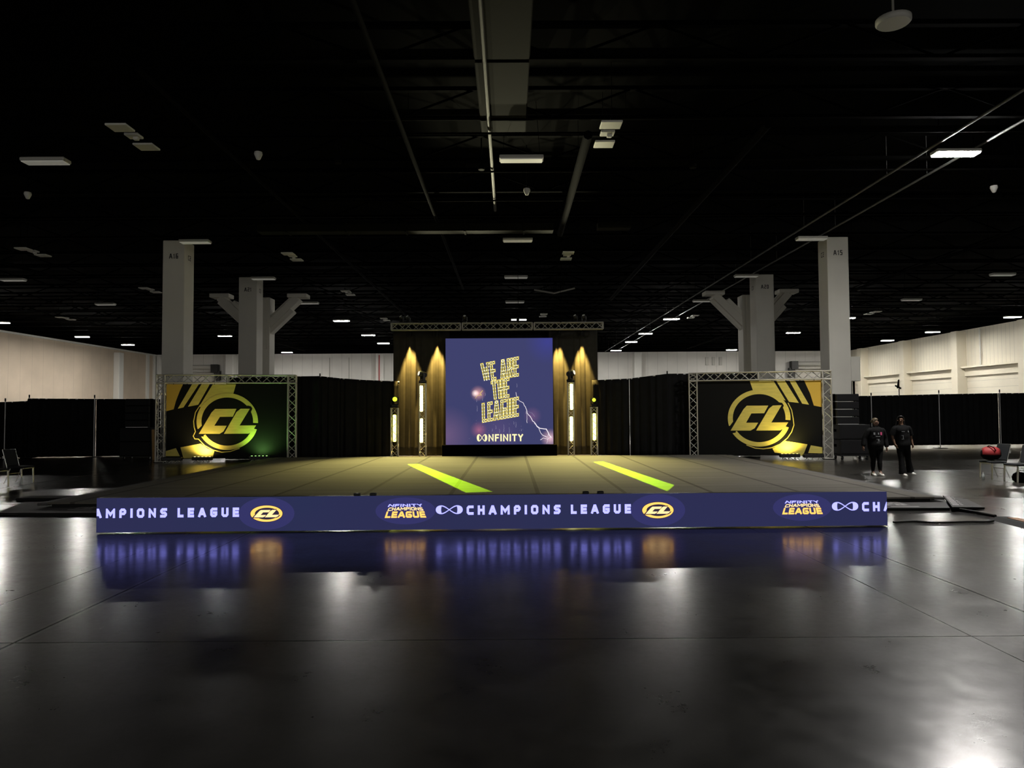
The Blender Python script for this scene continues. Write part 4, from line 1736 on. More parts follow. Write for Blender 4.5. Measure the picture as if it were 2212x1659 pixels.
# ------------------------------------------------------------------ pipe and drape
def drape_run(pts, zb, label, pole_px=None, poles=(), pleat=.28, zb_gap=.02, pole_col=M_POLE):
    """pts: list of (x, y, ztop) along the run; one drape panel per bay"""
    t = thing('drape_wall', label, 'drapes', (pts[0][0], pts[0][1], 0))
    o = Vector((pts[0][0], pts[0][1], 0))
    for (x0, y0, z0), (x1, y1, z1) in zip(pts[:-1], pts[1:]):
        n = max(3, int(abs(x1 - x0) / pleat))
        c = curtain('drape_panel', x0, x1, y0, zb_gap, z0, n, .045, M_DRAPE, None, None, zt2=z1, y2=y1)
        c.parent = t
        c.location = c.location - o
        mb = MB()
        mb.tube(Vector((x0, y0 + .03, z0 - .02)) - o, Vector((x1, y1 + .03, z1 - .02)) - o, .02, 6)
        mb.build('crossbar', M_POLE, t)
    for (x, y, z, front) in poles:
        mb = MB()
        yy = y - .10 if front else y + .06
        mb.tube(Vector((x, yy, .02)) - o, Vector((x, yy, z)) - o, .022, 8)
        mb.build('upright', M_POLE, t)
        mb = MB()
        mb.tube(Vector((x, yy, z - .04)) - o, Vector((x, yy, z + .09)) - o, .03, 8)
        mb.build('pole_cap', M_BLACKPL, t)
        mb = MB()
        mb.box(Vector((x, yy, .008)) - o, (.45, .45, .016), bev=.004)
        mb.build('base_plate', M_STEELBLK, t)
    return t


def at_pxz(px, y, z):
    d = ray(px, 880)
    x = (EYE + d * (y / d.y)).x
    return (x, y, z)


YD = 30.8
P = [at_pxz(-60, 30.2, 2.42), at_pxz(15, 30.4, 2.42)]
pts = [at_pxz(-80, 30.0, 2.36), at_pxz(16, 30.5, 2.40), at_pxz(60, 30.8, 2.44), at_pxz(60.5, 30.8, 2.55), at_pxz(207, 31.2, 2.52), at_pxz(345, 31.6, 2.50)]
drape_run(pts, 0, 'low black drape wall in front of the beige partition', poles=[(*at_pxz(15, 30.4, 2.46), True), (*at_pxz(61, 30.8, 2.62), False), (*at_pxz(207, 31.1, 2.60), True)])
pts = [at_pxz(1850, 33.6, 2.50), at_pxz(1881, 33.8, 2.50), at_pxz(2026, 34.0, 2.56), at_pxz(2157, 34.2, 2.60), at_pxz(2300, 34.4, 2.60)]
drape_run(pts, 0, 'low black drape wall in front of the cream side wall', zb_gap=.14,
          poles=[(*at_pxz(1880, 33.7, 2.55), True), (*at_pxz(2026, 33.9, 2.66), True), (*at_pxz(2157, 34.1, 2.68), True)])
pts = [at_pxz(487, 28.75, 3.30), at_pxz(690, 28.75, 3.34), at_pxz(735, 29.1, 3.26), at_pxz(790, 29.5, 3.20), at_pxz(862, 30.05, 3.16)]
drape_run(pts, 0, 'tall black drape wall between left banner and stage curtain', poles=[(*at_pxz(690, 28.8, 3.36), False)])
pts = [at_pxz(1280, 30.05, 3.16), at_pxz(1360, 29.5, 3.20), at_pxz(1443, 28.9, 3.36), at_pxz(1640, 28.9, 3.36)]
drape_run(pts, 0, 'tall black drape wall between right banner and stage curtain', poles=[(*at_pxz(1443, 28.9, 3.38), False)])

# ------------------------------------------------------------------ loudspeakers
def line_array(x, y, z, w, n, h, label, rz=0):
    t = thing('line_array', label, 'loudspeaker', (x, y, z), rz)
    for k in range(n):
        mb = MB()
        zc = h * (k + .5)
        mb.box((0, 0, zc), (w, .45, h - .02), bev=.015)
        b = mb.build('module', M_SPK, t)
        mb = MB()
        mb.box((0, -.232, zc), (w - .08, .012, h - .06), bev=.004)
        mb.build('grille', M_GRILLE, b)
        for s in (-1, 1):
            mb = MB()
            mb.box((s * (w / 2 + .005), 0, zc), (.02, .2, h - .005))
            mb.build('rigging_plate', M_STEELBLK, b)
    mb = MB()
    mb.box((0, -.19, .012), (w - .06, .06, .022))
    mb.build('bottom_rail', M_POLE, t)
    return t


def subwoofer(x, y, z, w, h, d, label, rz=0):
    t = thing('subwoofer', label, 'loudspeaker', (x, y, z), rz)
    mb = MB()
    mb.box((0, 0, h / 2), (w, d, h - .01), bev=.02)
    mb.build('cabinet', M_SPK, t)
    mb = MB()
    mb.box((0, -d / 2 - .008, h / 2), (w - .08, .016, h - .09), bev=.005)
    mb.build('grille', M_GRILLE, t)
    for s in (-1, 1):
        mb = MB()
        mb.box((s * (w / 2 + .006), 0, h * .6), (.012, .22, .1), bev=.004)
        mb.build('handle', M_STEELBLK, t)
    return t


def dolly(x, y, w, d, label, rz=0):
    t = thing('speaker_dolly', label, 'dolly', (x, y, 0), rz)
    mb = MB()
    mb.box((0, 0, .165), (w, d, .05), bev=.01)
    mb.build('deck', M_SPK, t)
    for sx in (-1, 1):
        for sy in (-1, 1):
            mb = MB()
            px_, py_ = sx * (w / 2 - .12), sy * (d / 2 - .12)
            mb.tube((px_ - .025, py_, .07), (px_ + .025, py_, .07), .07, 16)
            wl = mb.build('wheel', M_RUBBER, t)
            mb = MB()
            mb.box((px_ - .035, py_, .11), (.008, .06, .1))
            mb.box((px_ + .035, py_, .11), (.008, .06, .1))
            mb.build('fork', M_POLE, wl)
    return t


DR = 26.4
xa, xb = at_y(1815, 960, DR).x, at_y(1882, 960, DR).x
xm = (xa + xb) / 2
dolly(xm, DR + .4, xb - xa, .8, 'black wheeled dolly under the subwoofers beside right banner')
subwoofer(xm, DR + .4, .19, xb - xa, .56, .8, 'lower black subwoofer on the dolly behind the walking people')
subwoofer(xm, DR + .4, .75, xb - xa, .56, .8, 'upper black subwoofer carrying the line array at right')
xa2, xb2 = at_y(1810, 880, DR).x, at_y(1858, 880, DR).x
line_array((xa2 + xb2) / 2, DR + .3, 1.31, xb2 - xa2, 4, .285, 'black line array loudspeaker stacked right of the right banner')
DL = 28.6
xa, xb = at_y(258, 960, DL).x, at_y(326, 960, DL).x
xm = (xa + xb) / 2
dolly(xm, DL + .4, xb - xa, .8, 'black wheeled dolly under the subwoofers beside left banner')
subwoofer(xm, DL + .4, .19, xb - xa, .56, .8, 'lower black subwoofer on the dolly left of the left banner')
subwoofer(xm, DL + .4, .75, xb - xa, .56, .8, 'upper black subwoofer carrying the line array at left')
xa2, xb2 = at_y(268, 880, DL).x, at_y(319, 880, DL).x
line_array((xa2 + xb2) / 2, DL + .3, 1.31, xb2 - xa2, 4, .29, 'black line array loudspeaker stacked left of the left banner')
mb = MB()
p = at_y(331.5, 950, DL + .05)
mb.box((0, 0, .62), (.10, .03, 1.22), rot=Matrix.Rotation(math.radians(4), 3, 'X'))  # added strip, its brown paints the warm light on the left subwoofers' side
o = mb.build('lit_sub_side_strip', mat('warm_lit_side_brown', (.42, .25, .09), .7, noise=.2, nscale=5))
o.location = (p.x, DL + .05, 0)
tag(o, 'narrow brown strip painted as the warm-lit side of the left subwoofers', 'strip')


# ------------------------------------------------------------------ chairs
def make_chair():
    """chair facing local +X; origin on the floor under the seat centre"""
    t = thing('stacking_chair', 'x', 'chair')
    mb = MB()
    mb.box((0, 0, .445), (.46, .47, .055), bev=.022)
    mb.build('seat', M_CHAIRF, t)
    R = Matrix.Rotation(math.radians(-13), 3, 'Y')
    mb = MB()
    mb.box((-.285, 0, .70), (.05, .44, .46), rot=R, bev=.022)
    mb.build('backrest', M_CHAIRF, t)
    mb = MB()
    for s in (-1, 1):
        mb.tube((-.20, s * .225, .42), (-.34, s * .225, .92), .011, 8)
    mb.tube((-.34, -.225, .92), (-.34, .225, .92), .011, 8)
    mb.build('back_frame', M_CHROME, t)
    for s in (-1, 1):
        mb = MB()
        mb.box((.20, s * .215, .21), (.012, .052, .42), rot=Matrix.Rotation(math.radians(-3), 3, 'Y'), bev=.003)
        mb.build('leg', M_LEG, t)
        mb = MB()
        mb.tube((-.12, s * .2, .42), (-.30, s * .215, .01), .011, 8)
        mb.build('leg', M_CHROME, t)
    mb = MB()
    mb.box((.225, 0, .415), (.014, .40, .03), bev=.003)
    mb.tube((-.19, -.2, .27), (-.19, .2, .27), .008, 6)
    mb.build('seat_rail', M_CHROME, t)
    mb = MB()
    for s in (-1, 1):
        mb.box((-.30, s * .24, .72), (.05, .012, .07), rot=R, bev=.003)
    mb.build('ganging_bracket', M_POLE, t)
    return t


chair = make_chair()
first = True
specs = []
for k, (yy, lab) in enumerate(((19.45, 'farthest from the camera in the left row'), (18.47, 'second in the left row'), (17.5, 'nearest the camera in left row, mostly out of frame'))):
    specs.append((-13.28, yy, math.radians(-3.3), 'dark chair with shiny legs, ' + lab, 'chairs left of the stage'))
for k, (yy, lab) in enumerate(((19.15, 'farthest in the right row, red bag on its seat'), (18.2, 'second in the right row'), (17.3, 'third in the right row at the picture edge'))):
    specs.append((12.95, yy, math.pi + math.radians(4.6), 'dark chair with shiny legs, ' + lab, 'chairs right of the stage'))
for (x, y, rz, lab, grp) in specs:
    o = chair if first else copy_tree(chair)
    first = False
    o.location = (x, y, 0)
    o.rotation_euler = (0, 0, rz)
    tag(o, lab, 'chair', grp)

# bag on the first right chair, bag underneath, bottles
bag = thing('duffel_bag', 'red and black duffel bag on the farthest right chair', 'bag', (12.90, 19.15, .478), math.radians(62))
mb = MB()
prof = []
for k in range(9):
    a = math.pi * k / 8
    prof.append((.06 + .12 * math.sin(a) ** .5, -.23 + .46 * k / 8))
mb.lathe(prof, (0, 0, .182), (0, 1, 0), 20)
mb.build('body', M_BLACKCLOTH, bag)
mb = MB()
vs_, fs = [], []
nn = 14
for i in range(nn + 1):
    a = math.radians(-8 + 112 * i / nn)
    for j in range(9):
        y = -.2 + .40 * j / 8
        r = .075 + .118 * math.sin(math.pi * min(max((y + .23) / .46, .02), .98)) ** .5
        vs_.append((-math.cos(a) * r, y, .182 + math.sin(a) * r))
for i in range(nn):
    for j in range(8):
        fs.append((i * 9 + j, i * 9 + j + 1, (i + 1) * 9 + j + 1, (i + 1) * 9 + j))
mb.add(vs_, fs, 0, True)
o = mb.build('flap', M_RED, bag)
o.modifiers.new('thickness', 'SOLIDIFY').thickness = .008
mb = MB()
mb.path([(-.15, -.1, .27), (-.2, -.05, .36), (-.1, .05, .40), (.02, .1, .33)], .012, 6)
mb.build('strap', M_BLACKCLOTH, bag)
p = at_z(2196, 1042, 0)
bb = thing('backpack', 'black bag slumped under the second right chair', 'bag', (12.98, 18.2, 0))
mb = MB()
mb.lathe([(.10, .001), (.16, .04), (.17, .12), (.14, .2), (.08, .24), (.02, .25)], (0, 0, 0), n=18)
mb.build('body', M_BLACKCLOTH, bb)
mb = MB()
mb.path([(-.14, -.06, .1), (-.15, -.09, .2), (-.09, -.12, .22), (-.06, -.13, .05)], .012, 6)
mb.build('strap', M_BLACKPL, bb)
for (px, py, lab) in ((2124, 1037, 'small clear bottle on the floor under the right chairs'), (47, 1047, 'small clear bottle on the floor under the left chairs')):
    p = at_z(px, py, 0)
    t = thing('water_bottle', lab, 'bottle', p)
    mb = MB()
    mb.lathe([(.028, 0), (.032, .01), (.032, .12), (.026, .15), (.012, .18), (.012, .19)], (0, 0, 0), n=14)
    mb.build('body', M_CLEAR, t)
    mb = MB()
    mb.lathe([(.014, .188), (.014, .21)], (0, 0, 0), n=12)
    mb.build('cap', M_WHITE, t)

# ------------------------------------------------------------------ cables
def cable(pxs, r, label, z=None):
    mb = MB()
    pts = [at_z(px, py, r + .001) for px, py in pxs]
    fine = []
    for i in range(len(pts) - 1):
        p0 = pts[max(i - 1, 0)]
        p1, p2 = pts[i], pts[i + 1]
        p3 = pts[min(i + 2, len(pts) - 1)]
        for k in range(6):
            t = k / 6
            fine.append(.5 * ((2 * p1) + (p2 - p0) * t + (2 * p0 - 5 * p1 + 4 * p2 - p3) * t * t + (3 * p1 - p0 - 3 * p2 + p3) * t ** 3))
    fine.append(pts[-1])
    mb.path(fine, r, 6)
    return tag(mb.build('cable', M_CABLE, origin=pts[0]), label, 'cable')


cable([(1930, 1128), (1975, 1126), (2020, 1129), (2090, 1127), (2130, 1127), (2146, 1125)], .018, 'black cable on the floor from LED banner end to cable ramp')
cable([(2064, 1099), (2110, 1107), (2130, 1111), (2150, 1115)], .03, 'black cable bundle from the tilted mat to the cable ramp')
cable([(0, 1112), (90, 1110), (205, 1109)], .02, 'black cable along the front edge of the left mat')
ramp = thing('cable_ramp', 'black and orange cable ramp on the floor at the right edge', 'cable ramp', at_z(2200, 1128, 0))
ra, rb = at_z(2168, 1122, 0), at_z(2290, 1153, 0)
dirv = (rb - ra)
ang = math.atan2(dirv.y, dirv.x)
R = Matrix.Rotation(ang, 3, 'Z')
c = (ra + rb) / 2 - Vector(ramp.location)
L = dirv.length
mb = MB()
sec = [(-.25, 0), (-.10, .05), (.10, .05), (.25, 0)]
for (y0, z0), (y1, z1) in zip(sec[:-1], sec[1:]):
    mb.poly([c + R @ Vector((-L / 2, y0, z0)), c + R @ Vector((L / 2, y0, z0)), c + R @ Vector((L / 2, y1, z1)), c + R @ Vector((-L / 2, y1, z1))])
for s in (-1, 1):
    mb.poly([c + R @ Vector((s * L / 2, y, z)) for y, z in sec][::s])
mb.build('ramp_body', M_RUBBER, ramp)
mb = MB()
mb.box(c + Vector((0, 0, .053)) + R @ Vector((.1, .04, 0)), (L * .9, .16, .008), rot=R)
mb.build('lid', M_ORANGE, ramp)

# wall fan on the cream wall
p = on_plane(1940, 838, Vector((XR - 1.0, 0, 0)), Vector((1, 0, 0)))
fan = thing('wall_fan', 'small dark bracket fan against the cream wall pilaster', 'fan', p)
mb = MB()
mb.tube((.1, 0, 0), (.9, 0, .1), .06, 8)
mb.tube((.1, 0, -1.0), (.1, 0, .9), .05, 8)
mb.build('bracket', M_STEELBLK, fan)
mb = MB()
mb.box((0, 0, .1), (.1, 1.1, .14), rot=Matrix.Rotation(.3, 3, 'X'))
mb.box((0, 0, .4), (.1, .14, .9), rot=Matrix.Rotation(.3, 3, 'X'))
mb.build('blade', M_STEELBLK, fan)


# ------------------------------------------------------------------ people
def skin_mesh(chains, sub=2):
    """chains: list of lists of (x, y, z, r); first chain holds the root. Joints that repeat a position are welded."""
    verts, rad, edges, idx = [], [], [], {}
    for ch in chains:
        last = None
        for (x, y, z, r) in ch:
            k = (round(x, 4), round(y, 4), round(z, 4))
            if k not in idx:
                idx[k] = len(verts)
                verts.append((x, y, z))
                rad.append(r if isinstance(r, tuple) else (r, r))
            i = idx[k]
            if last is not None and last != i:
                edges.append((last, i))
            last = i
    me = bpy.data.meshes.new('tmp')
    me.from_pydata(verts, edges, [])
    ob = bpy.data.objects.new('tmp', me)
    COL.objects.link(ob)
    sk = ob.modifiers.new('skin', 'SKIN')
    sk.use_smooth_shade = True
    if not me.skin_vertices:
        bm = bmesh.new()
        bm.from_mesh(me)
        bm.verts.layers.skin.verify()
        bm.to_mesh(me)
        bm.free()
    for i, r in enumerate(rad):
        me.skin_vertices[0].data[i].radius = r
        me.skin_vertices[0].data[i].use_root = (i == 0)
    ss = ob.modifiers.new('sub', 'SUBSURF')
    ss.levels = ss.render_levels = sub
    dg = bpy.context.evaluated_depsgraph_get()
    dg.update()
    ev = ob.evaluated_get(dg)
    out = bpy.data.meshes.new_from_object(ev)
    bpy.data.objects.remove(ob)
    V = [v.co.copy() for v in out.vertices]
    Fc = [tuple(p.vertices) for p in out.polygons]
    bpy.data.meshes.remove(out)
    return V, Fc


def hand_chains(wx, wy, wz, dirv, side, palm_n):
    """five fingers from a palm; dirv: pointing direction of the hand, side: towards the thumb"""
    w, d, s, n = Vector((wx, wy, wz)), Vector(dirv).normalized(), Vector(side).normalized(), Vector(palm_n).normalized()
    out = []
    for k, (off, ln) in enumerate(((.030, .070), (.011, .080), (-.010, .074), (-.029, .058))):
        b = w + d * .075 + s * off
        m = b + d * ln * .5 + n * .012
        e = b + d * ln * .85 + n * .038
        out.append([(*(w + d * .045 + s * off * .8), .010), (*b, .0095), (*m, .0085), (*e, .007)])
    b = w + d * .035 + s * .034
    out.append([(*(w + d * .02 + s * .018), .011), (*b, .0105), (*(b + d * .03 + s * .018 + n * .01), .009), (*(b + d * .055 + s * .016 + n * .02), .0075)])
    return out


def person(loc, rz, J, label, skin_m, build):
    t = thing('person', label, 'person', loc, rz)
    # body: one continuous surface
    hc = Vector(J['head'])
    nk = Vector(J['neck'])
    body = [[(*J['pelvis'], .13), (*J['waist'], (.135, .11)), (*J['chest'], (.16, .12)), (*nk, .055), (*(nk.lerp(hc, .45)), .055), (*hc, (.078, .095)), (*(hc + Vector((0, .005, .065))), (.066, .08))]]
    # nose and chin belong to the same surface
    fd = Vector(J['face']).normalized()
    body.append([(*hc, (.078, .095)), (*(hc + fd * .075 + Vector((0, 0, -.012))), .016), (*(hc + fd * .098 + Vector((0, 0, -.028))), .010)])
    for s in ('l', 'r'):
        body.append([(*J['chest'], (.16, .12)), (*J['sh_' + s], .055), (*J['el_' + s], .042), (*J['wr_' + s], .028), (*J['ha_' + s], (.036, .018))])
        body.append([(*J['pelvis'], .13), (*J['hip_' + s], .09), (*J['kn_' + s], .055), (*J['an_' + s], .034), (*J['to_' + s], .018)])
    V, Fc = skin_mesh(body)
    mb = MB()
    mb.add(V, Fc, 0, True)
    for s, sd in (('l', 1), ('r', -1)):
        w, h = Vector(J['wr_' + s]), Vector(J['ha_' + s])
        d = (h - w).normalized()
        for ch in hand_chains(w.x, w.y, w.z, d, (0, -1, .1), (sd * .9, -.2, 0)):
            V, Fc = skin_mesh([ch], 1)
            mb.add(V, Fc, 0, True)
    # ears
    sdv = Vector((fd.y, -fd.x, 0))
    for s in (-1, 1):
        mb.lathe([(.004, -.012), (.02, -.008), (.024, 0), (.012, .008)], hc + sdv * s * .078 + Vector((0, 0, -.01)), sdv * s, 10, scale=(1.3, .8))
    mb.build('body', skin_m, t)
    for s in (-1, 1):
        mb = MB()
        mb.lathe([(.003, .006), (.011, .003), (.012, 0), (.008, -.006)], hc + fd * .086 + sdv * s * .031 + Vector((0, 0, .012)), fd, 10)
        mb.build('eye', M_EYE, t)
    mb = MB()
    mb.box(hc + fd * .078 + Vector((0, 0, -.055)), (.040, .014, .012), rot=Matrix.Rotation(math.atan2(sdv.y, sdv.x), 3, 'Z'), bev=.005)
    mb.build('mouth', M_LIP, t)
    build(t, J, hc, fd, sdv)
    return t


def catmull(P, sub):
    out = []
    for i in range(len(P) - 1):
        p0, p1, p2, p3 = P[max(i - 1, 0)], P[i], P[i + 1], P[min(i + 2, len(P) - 1)]
        for k in range(sub):
            t = k / sub
            out.append([.5 * (2 * b + (c - a) * t + (2 * a - 5 * b + 4 * c - d) * t * t + (3 * b - a - 3 * c + d) * t ** 3) for a, b, c, d in zip(p0, p1, p2, p3)])
    out.append(list(P[-1]))
    return out


def loft(mbx, rings, n, mi=0):
    vs_ = [p for r in rings for p in r]
    fs = []
    for i in range(len(rings) - 1):
        for k in range(n):
            fs.append((i * n + k, i * n + (k + 1) % n, (i + 1) * n + (k + 1) % n, (i + 1) * n + k))
    mbx.add(vs_, fs, mi, True)
    mbx.poly(rings[0][::-1], mi)
    mbx.poly(rings[-1], mi)


def torso(mbx, secs, n=28):
    """secs: (cx, cy, z, rx, ry) from hem to collar"""
    rings = []
    for (cx, cy, z, rx, ry) in catmull(secs, 4):
        rings.append([Vector((cx + rx * math.cos(2 * math.pi * k / n), cy + ry * math.sin(2 * math.pi * k / n) * (1 + .04 * math.sin(6 * k + z * 30)), z + .006 * math.sin(k * 1.7))) for k in range(n)])
    loft(mbx, rings, n)


def limb(mbx, pts, n=16):
    """pts: (x, y, z, r)"""
    P = catmull(pts, 5)
    C = [Vector(p[:3]) for p in P]
    rings, a = [], None
    for i, c in enumerate(C):
        d = (C[min(i + 1, len(C) - 1)] - C[max(i - 1, 0)]).normalized()
        a = (Vector((1, 0, 0)) if a is None else a)
        a = (a - d * a.dot(d)).normalized()
        b = d.cross(a)
        r = P[i][3] * (1 + .03 * math.sin(i * 2.1))
        rings.append([c + (a * math.cos(2 * math.pi * k / n) + b * math.sin(2 * math.pi * k / n)) * r for k in range(n)])
    loft(mbx, rings, n)


def print_on(mbx, sec_fn, marks):
    """flat marks laid on the curved chest: (x, z, w, h, material)"""
    for (x, z, w, h, mi) in marks:
        for k in range(4):
            xs = (x - w / 2 + w * k / 4, x - w / 2 + w * (k + 1) / 4)
            q = []
            for (xx, zz) in ((xs[0], z - h / 2), (xs[1], z - h / 2), (xs[1], z + h / 2), (xs[0], z + h / 2)):
                cx, cy, rx, ry = sec_fn(zz)
                f = max(0.0, 1 - ((xx - cx) / rx) ** 2)
                q.append(Vector((xx, cy - ry * 1.06 * math.sqrt(f) - .004, zz)))
            mbx.poly(q, mi)


def sec_at(secs):
    def f(z):
        for a, b in zip(secs[:-1], secs[1:]):
            if a[2] <= z <= b[2]:
                t = (z - a[2]) / (b[2] - a[2])
                return tuple(a[i] + (b[i] - a[i]) * t for i in (0, 1, 3, 4))
        return (secs[0][0], secs[0][1], secs[0][3], secs[0][4])
    return f


def shoe(t, an, to, m):
    a, b = Vector((an[0], an[1], 0)), Vector((to[0], to[1], 0))
    d = (b - a).normalized()
    sd = Vector((d.y, -d.x, 0))
    mb = MB()
    secs = [(-.075, .028, .06), (-.045, .041, .105), (.02, .044, .115), (.07, .047, .085), (.12, .047, .060), (.165, .040, .045), (.19, .022, .03)]
    n = 10
    vs_ = []
    for (u, w, h) in secs:
        c = a + d * u
        for k in range(n):
            ang = math.pi * k / (n - 1)
            vs_.append(c + sd * (w * math.cos(ang)) + Vector((0, 0, .004 + h * math.sin(ang) ** .7)))
    fs = []
    for i in range(len(secs) - 1):
        for k in range(n - 1):
            fs.append((i * n + k, i * n + k + 1, (i + 1) * n + k + 1, (i + 1) * n + k))
        fs.append((i * n + n - 1, i * n, (i + 1) * n, (i + 1) * n + n - 1))
    mb.add(vs_, fs, 0, True)
    mb.poly(vs_[:n])
    mb.poly(vs_[-n:][::-1])
    z0 = an[2] - .10
    s = mb.build('shoe', m, t)
    s.location = (0, 0, max(0, z0))
    return s


def dress_hoodie(t, J, hc, fd, sdv):
    secs = [(0, 0, .735, .190, .150), (0, 0, .76, .208, .168), (0, 0, .86, .218, .176), (0, 0, 1.0, .216, .172), (.005, 0, 1.13, .214, .165),
            (.01, 0, 1.23, .216, .152), (.01, 0, 1.30, .205, .128), (.01, 0, 1.345, .150, .105), (.01, 0, 1.375, .082, .084), (.01, 0, 1.405, .078, .080)]
    mb = MB()
    torso(mb, secs)
    for s, sg in (('l', -1), ('r', 1)):
        el, wr, sh = Vector(J['el_' + s]), Vector(J['wr_' + s]), Vector(J['sh_' + s])
        limb(mb, [(sh.x - sg * .09, sh.y, sh.z + .005, .045), (sh.x, sh.y, sh.z - .02, .070), (*sh.lerp(el, .5), .078), (*el, .074), (*el.lerp(wr, .55), .066), (*el.lerp(wr, .9), .058), (*wr, .040)])
    h = mb.build('hoodie', M_BLACKCLOTH, t)
    mb = MB()
    print_on(mb, sec_at(secs), [(.085, 1.185, .055, .085, 1), (-.10, 1.185, .04, .065, 0), (.005, 1.185, .028, .055, 0), (-.01, 1.105, .12, .014, 0),
                                (-.02, 1.03, .075, .012, 0), (0, 1.005, .03, .035, 0), (.005, .975, .075, .012, 0), (-.015, .93, .08, .010, 0)])
    mb.build('chest_print', [M_GREYPRINT, M_PINK], h)
    mb = MB()
    torso(mb, [(0, 0, .70, .12, .10), (0, 0, .74, .165, .135), (0, 0, .82, .180, .145), (0, 0, .90, .175, .14)])
    for s in ('l', 'r'):
        hp, kn, an = Vector(J['hip_' + s]), Vector(J['kn_' + s]), Vector(J['an_' + s])
        limb(mb, [(hp.x * .9, hp.y, hp.z + .08, .092), (*hp, .104), (*hp.lerp(kn, .5), .092), (*kn, .068), (*kn.lerp(an, .35), .066), (*kn.lerp(an, .8), .046), (an.x, an.y, an.z + .05, .040)])
    mb.build('leggings', M_BLACKCLOTH, t)
    for s in ('l', 'r'):
        shoe(t, J['an_' + s], J['to_' + s], M_SHOE)
    # swept back hair with a bun, and a pale headband
    mb = MB()
    vs_, fs, n, m_ = [], [], 18, 10
    for i in range(m_ + 1):
        a = math.pi * .62 * i / m_
        for k in range(n):
            b = 2 * math.pi * k / n
            v = Vector((math.sin(a) * math.cos(b) * .092, math.sin(a) * math.sin(b) * .108, math.cos(a) * .112))
            if v.normalized().dot(fd) > .35 and v.z < .055:
                v = v * .72
            vs_.append(hc + Vector((0, .012, .032)) + v - fd * .012)
    for i in range(m_):
        for k in range(n):
            fs.append((i * n + k, i * n + (k + 1) % n, (i + 1) * n + (k + 1) % n, (i + 1) * n + k))
    mb.add(vs_, fs, 0, True)
    mb.lathe([(.01, -.04), (.04, -.025), (.048, 0), (.04, .025), (.01, .04)], hc - fd * .115 + Vector((0, 0, .03)), (0, 0, 1), 12)
    mb.build('hair', M_HAIRB, t)


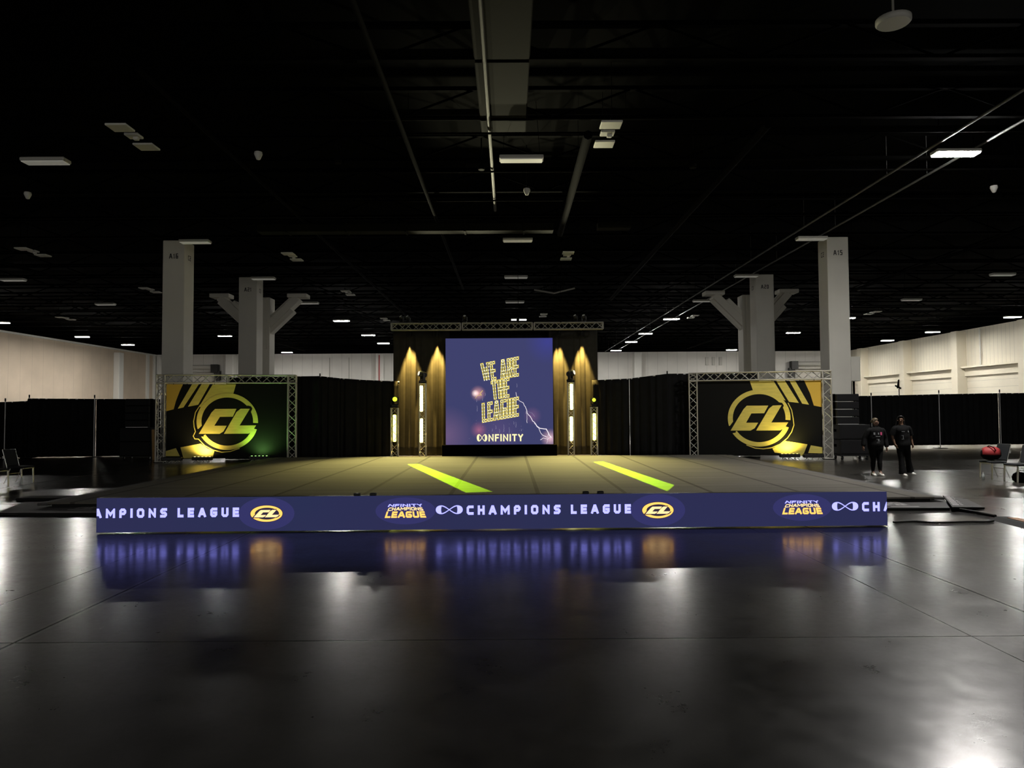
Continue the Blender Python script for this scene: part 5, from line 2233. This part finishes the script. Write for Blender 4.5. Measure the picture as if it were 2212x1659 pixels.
def dress_tee(t, J, hc, fd, sdv):
    secs = [(-.03, 0, .80, .185, .150), (-.03, 0, .83, .198, .158), (-.035, 0, .95, .198, .158), (-.04, 0, 1.06, .190, .150), (-.05, 0, 1.18, .196, .150),
            (-.06, 0, 1.28, .200, .142), (-.06, 0, 1.355, .195, .118), (-.065, 0, 1.40, .140, .095), (-.07, 0, 1.425, .074, .074)]
    mb = MB()
    torso(mb, secs)
    for s, sg in (('l', -1), ('r', 1)):
        el, sh = Vector(J['el_' + s]), Vector(J['sh_' + s])
        limb(mb, [(sh.x - sg * .09, sh.y, sh.z + .005, .045), (sh.x, sh.y, sh.z - .02, .068), (*sh.lerp(el, .45), .076), (*sh.lerp(el, .85), .078), (*sh.lerp(el, .9), .070)])
    h = mb.build('t_shirt', M_BLACKCLOTH, t)
    mb = MB()
    print_on(mb, sec_at(secs), [(.05, 1.245, .028, .045, 0), (-.10, 1.24, .085, .012, 0), (-.12, 1.13, .05, .010, 0), (-.105, 1.08, .012, .08, 0), (-.115, 1.03, .055, .010, 0)])
    mb.build('chest_print', M_GREYPRINT, h)
    mb = MB()
    torso(mb, [(-.03, 0, .76, .12, .10), (-.03, 0, .80, .165, .132), (-.03, 0, .88, .175, .140), (-.03, 0, .97, .165, .13)])
    for s in ('l', 'r'):
        hp, kn, an = Vector(J['hip_' + s]), Vector(J['kn_' + s]), Vector(J['an_' + s])
        limb(mb, [(hp.x, hp.y, hp.z + .08, .088), (*hp, .100), (*hp.lerp(kn, .5), .092), (*kn, .074), (*kn.lerp(an, .5), .082), (*an.lerp(kn, .06), .098), (an.x, an.y, an.z - .05, .104)])
    mb.build('flared_trousers', M_BLACKCLOTH, t)
    for s in ('l', 'r'):
        shoe(t, J['an_' + s], J['to_' + s], M_SHOE)
    # long loose dark hair
    mb = MB()
    vs_, fs, n = [], [], 20
    prof = [(.02, .125), (.06, .112), (.092, .075), (.105, .02), (.112, -.06), (.125, -.14), (.135, -.22), (.12, -.30), (.06, -.34)]
    for (r, z) in prof:
        for k in range(n):
            b = 2 * math.pi * k / n
            v = Vector((math.cos(b) * r * 1.0, math.sin(b) * r * .95, z))
            d = Vector((math.cos(b), math.sin(b), 0)).dot(fd)
            if d > .35 and z < .08:
                v.x -= fd.x * r * 1.05 * (d - .35) * 1.7
                v.y -= fd.y * r * 1.05 * (d - .35) * 1.7
            v += Vector((0, .025 if z < -.02 else .008, 0)) * (1 + max(0, -z) * 2)
            vs_.append(hc + v)
    for i in range(len(prof) - 1):
        for k in range(n):
            fs.append((i * n + k, i * n + (k + 1) % n, (i + 1) * n + (k + 1) % n, (i + 1) * n + k))
    mb.add(vs_, fs, 0, True)
    mb.poly(vs_[:n])
    mb.poly(vs_[-n:])
    mb.build('hair', M_HAIRD, t)


J1 = dict(pelvis=(0, 0, .84), waist=(0, 0, 1.0), chest=(.01, 0, 1.22), neck=(.01, 0, 1.365), head=(.012, -.01, 1.49), face=(.45, -1, 0),
          sh_l=(-.185, 0, 1.29), el_l=(-.295, .02, 1.04), wr_l=(-.36, -.02, .83), ha_l=(-.385, -.045, .75),
          sh_r=(.205, 0, 1.29), el_r=(.285, .03, 1.03), wr_r=(.30, -.03, .80), ha_r=(.295, -.055, .715),
          hip_l=(-.095, 0, .78), kn_l=(-.09, -.03, .44), an_l=(-.085, .02, .10), to_l=(-.10, -.12, .04),
          hip_r=(.095, 0, .78), kn_r=(.075, -.06, .44), an_r=(.06, -.10, .10), to_r=(.065, -.24, .04))
f1 = at_z(1893, 1027, 0)
person((f1.x, f1.y, 0), 0, J1, 'person in black hoodie, leggings and white shoes walking, head turned to their companion', M_SKIN, dress_hoodie)
J2 = dict(pelvis=(-.03, 0, .90), waist=(-.04, 0, 1.06), chest=(-.06, 0, 1.28), neck=(-.07, 0, 1.42), head=(-.085, -.01, 1.56), face=(-.55, -1, 0),
          sh_l=(-.255, 0, 1.35), el_l=(-.325, .02, 1.10), wr_l=(-.285, -.03, .90), ha_l=(-.265, -.05, .815),
          sh_r=(.135, 0, 1.35), el_r=(.205, .03, 1.10), wr_r=(.22, -.02, .90), ha_r=(.225, -.045, .815),
          hip_l=(-.125, 0, .84), kn_l=(-.115, -.04, .46), an_l=(-.105, -.08, .10), to_l=(-.10, -.22, .04),
          hip_r=(.065, 0, .84), kn_r=(.125, .05, .46), an_r=(.20, .10, .12), to_r=(.25, -.03, .05))
f2 = at_z(1955, 1027, 0)
person((f2.x, f2.y, 0), 0, J2, 'person in black T-shirt and flared trousers with long dark hair walking', M_SKIN2, dress_tee)
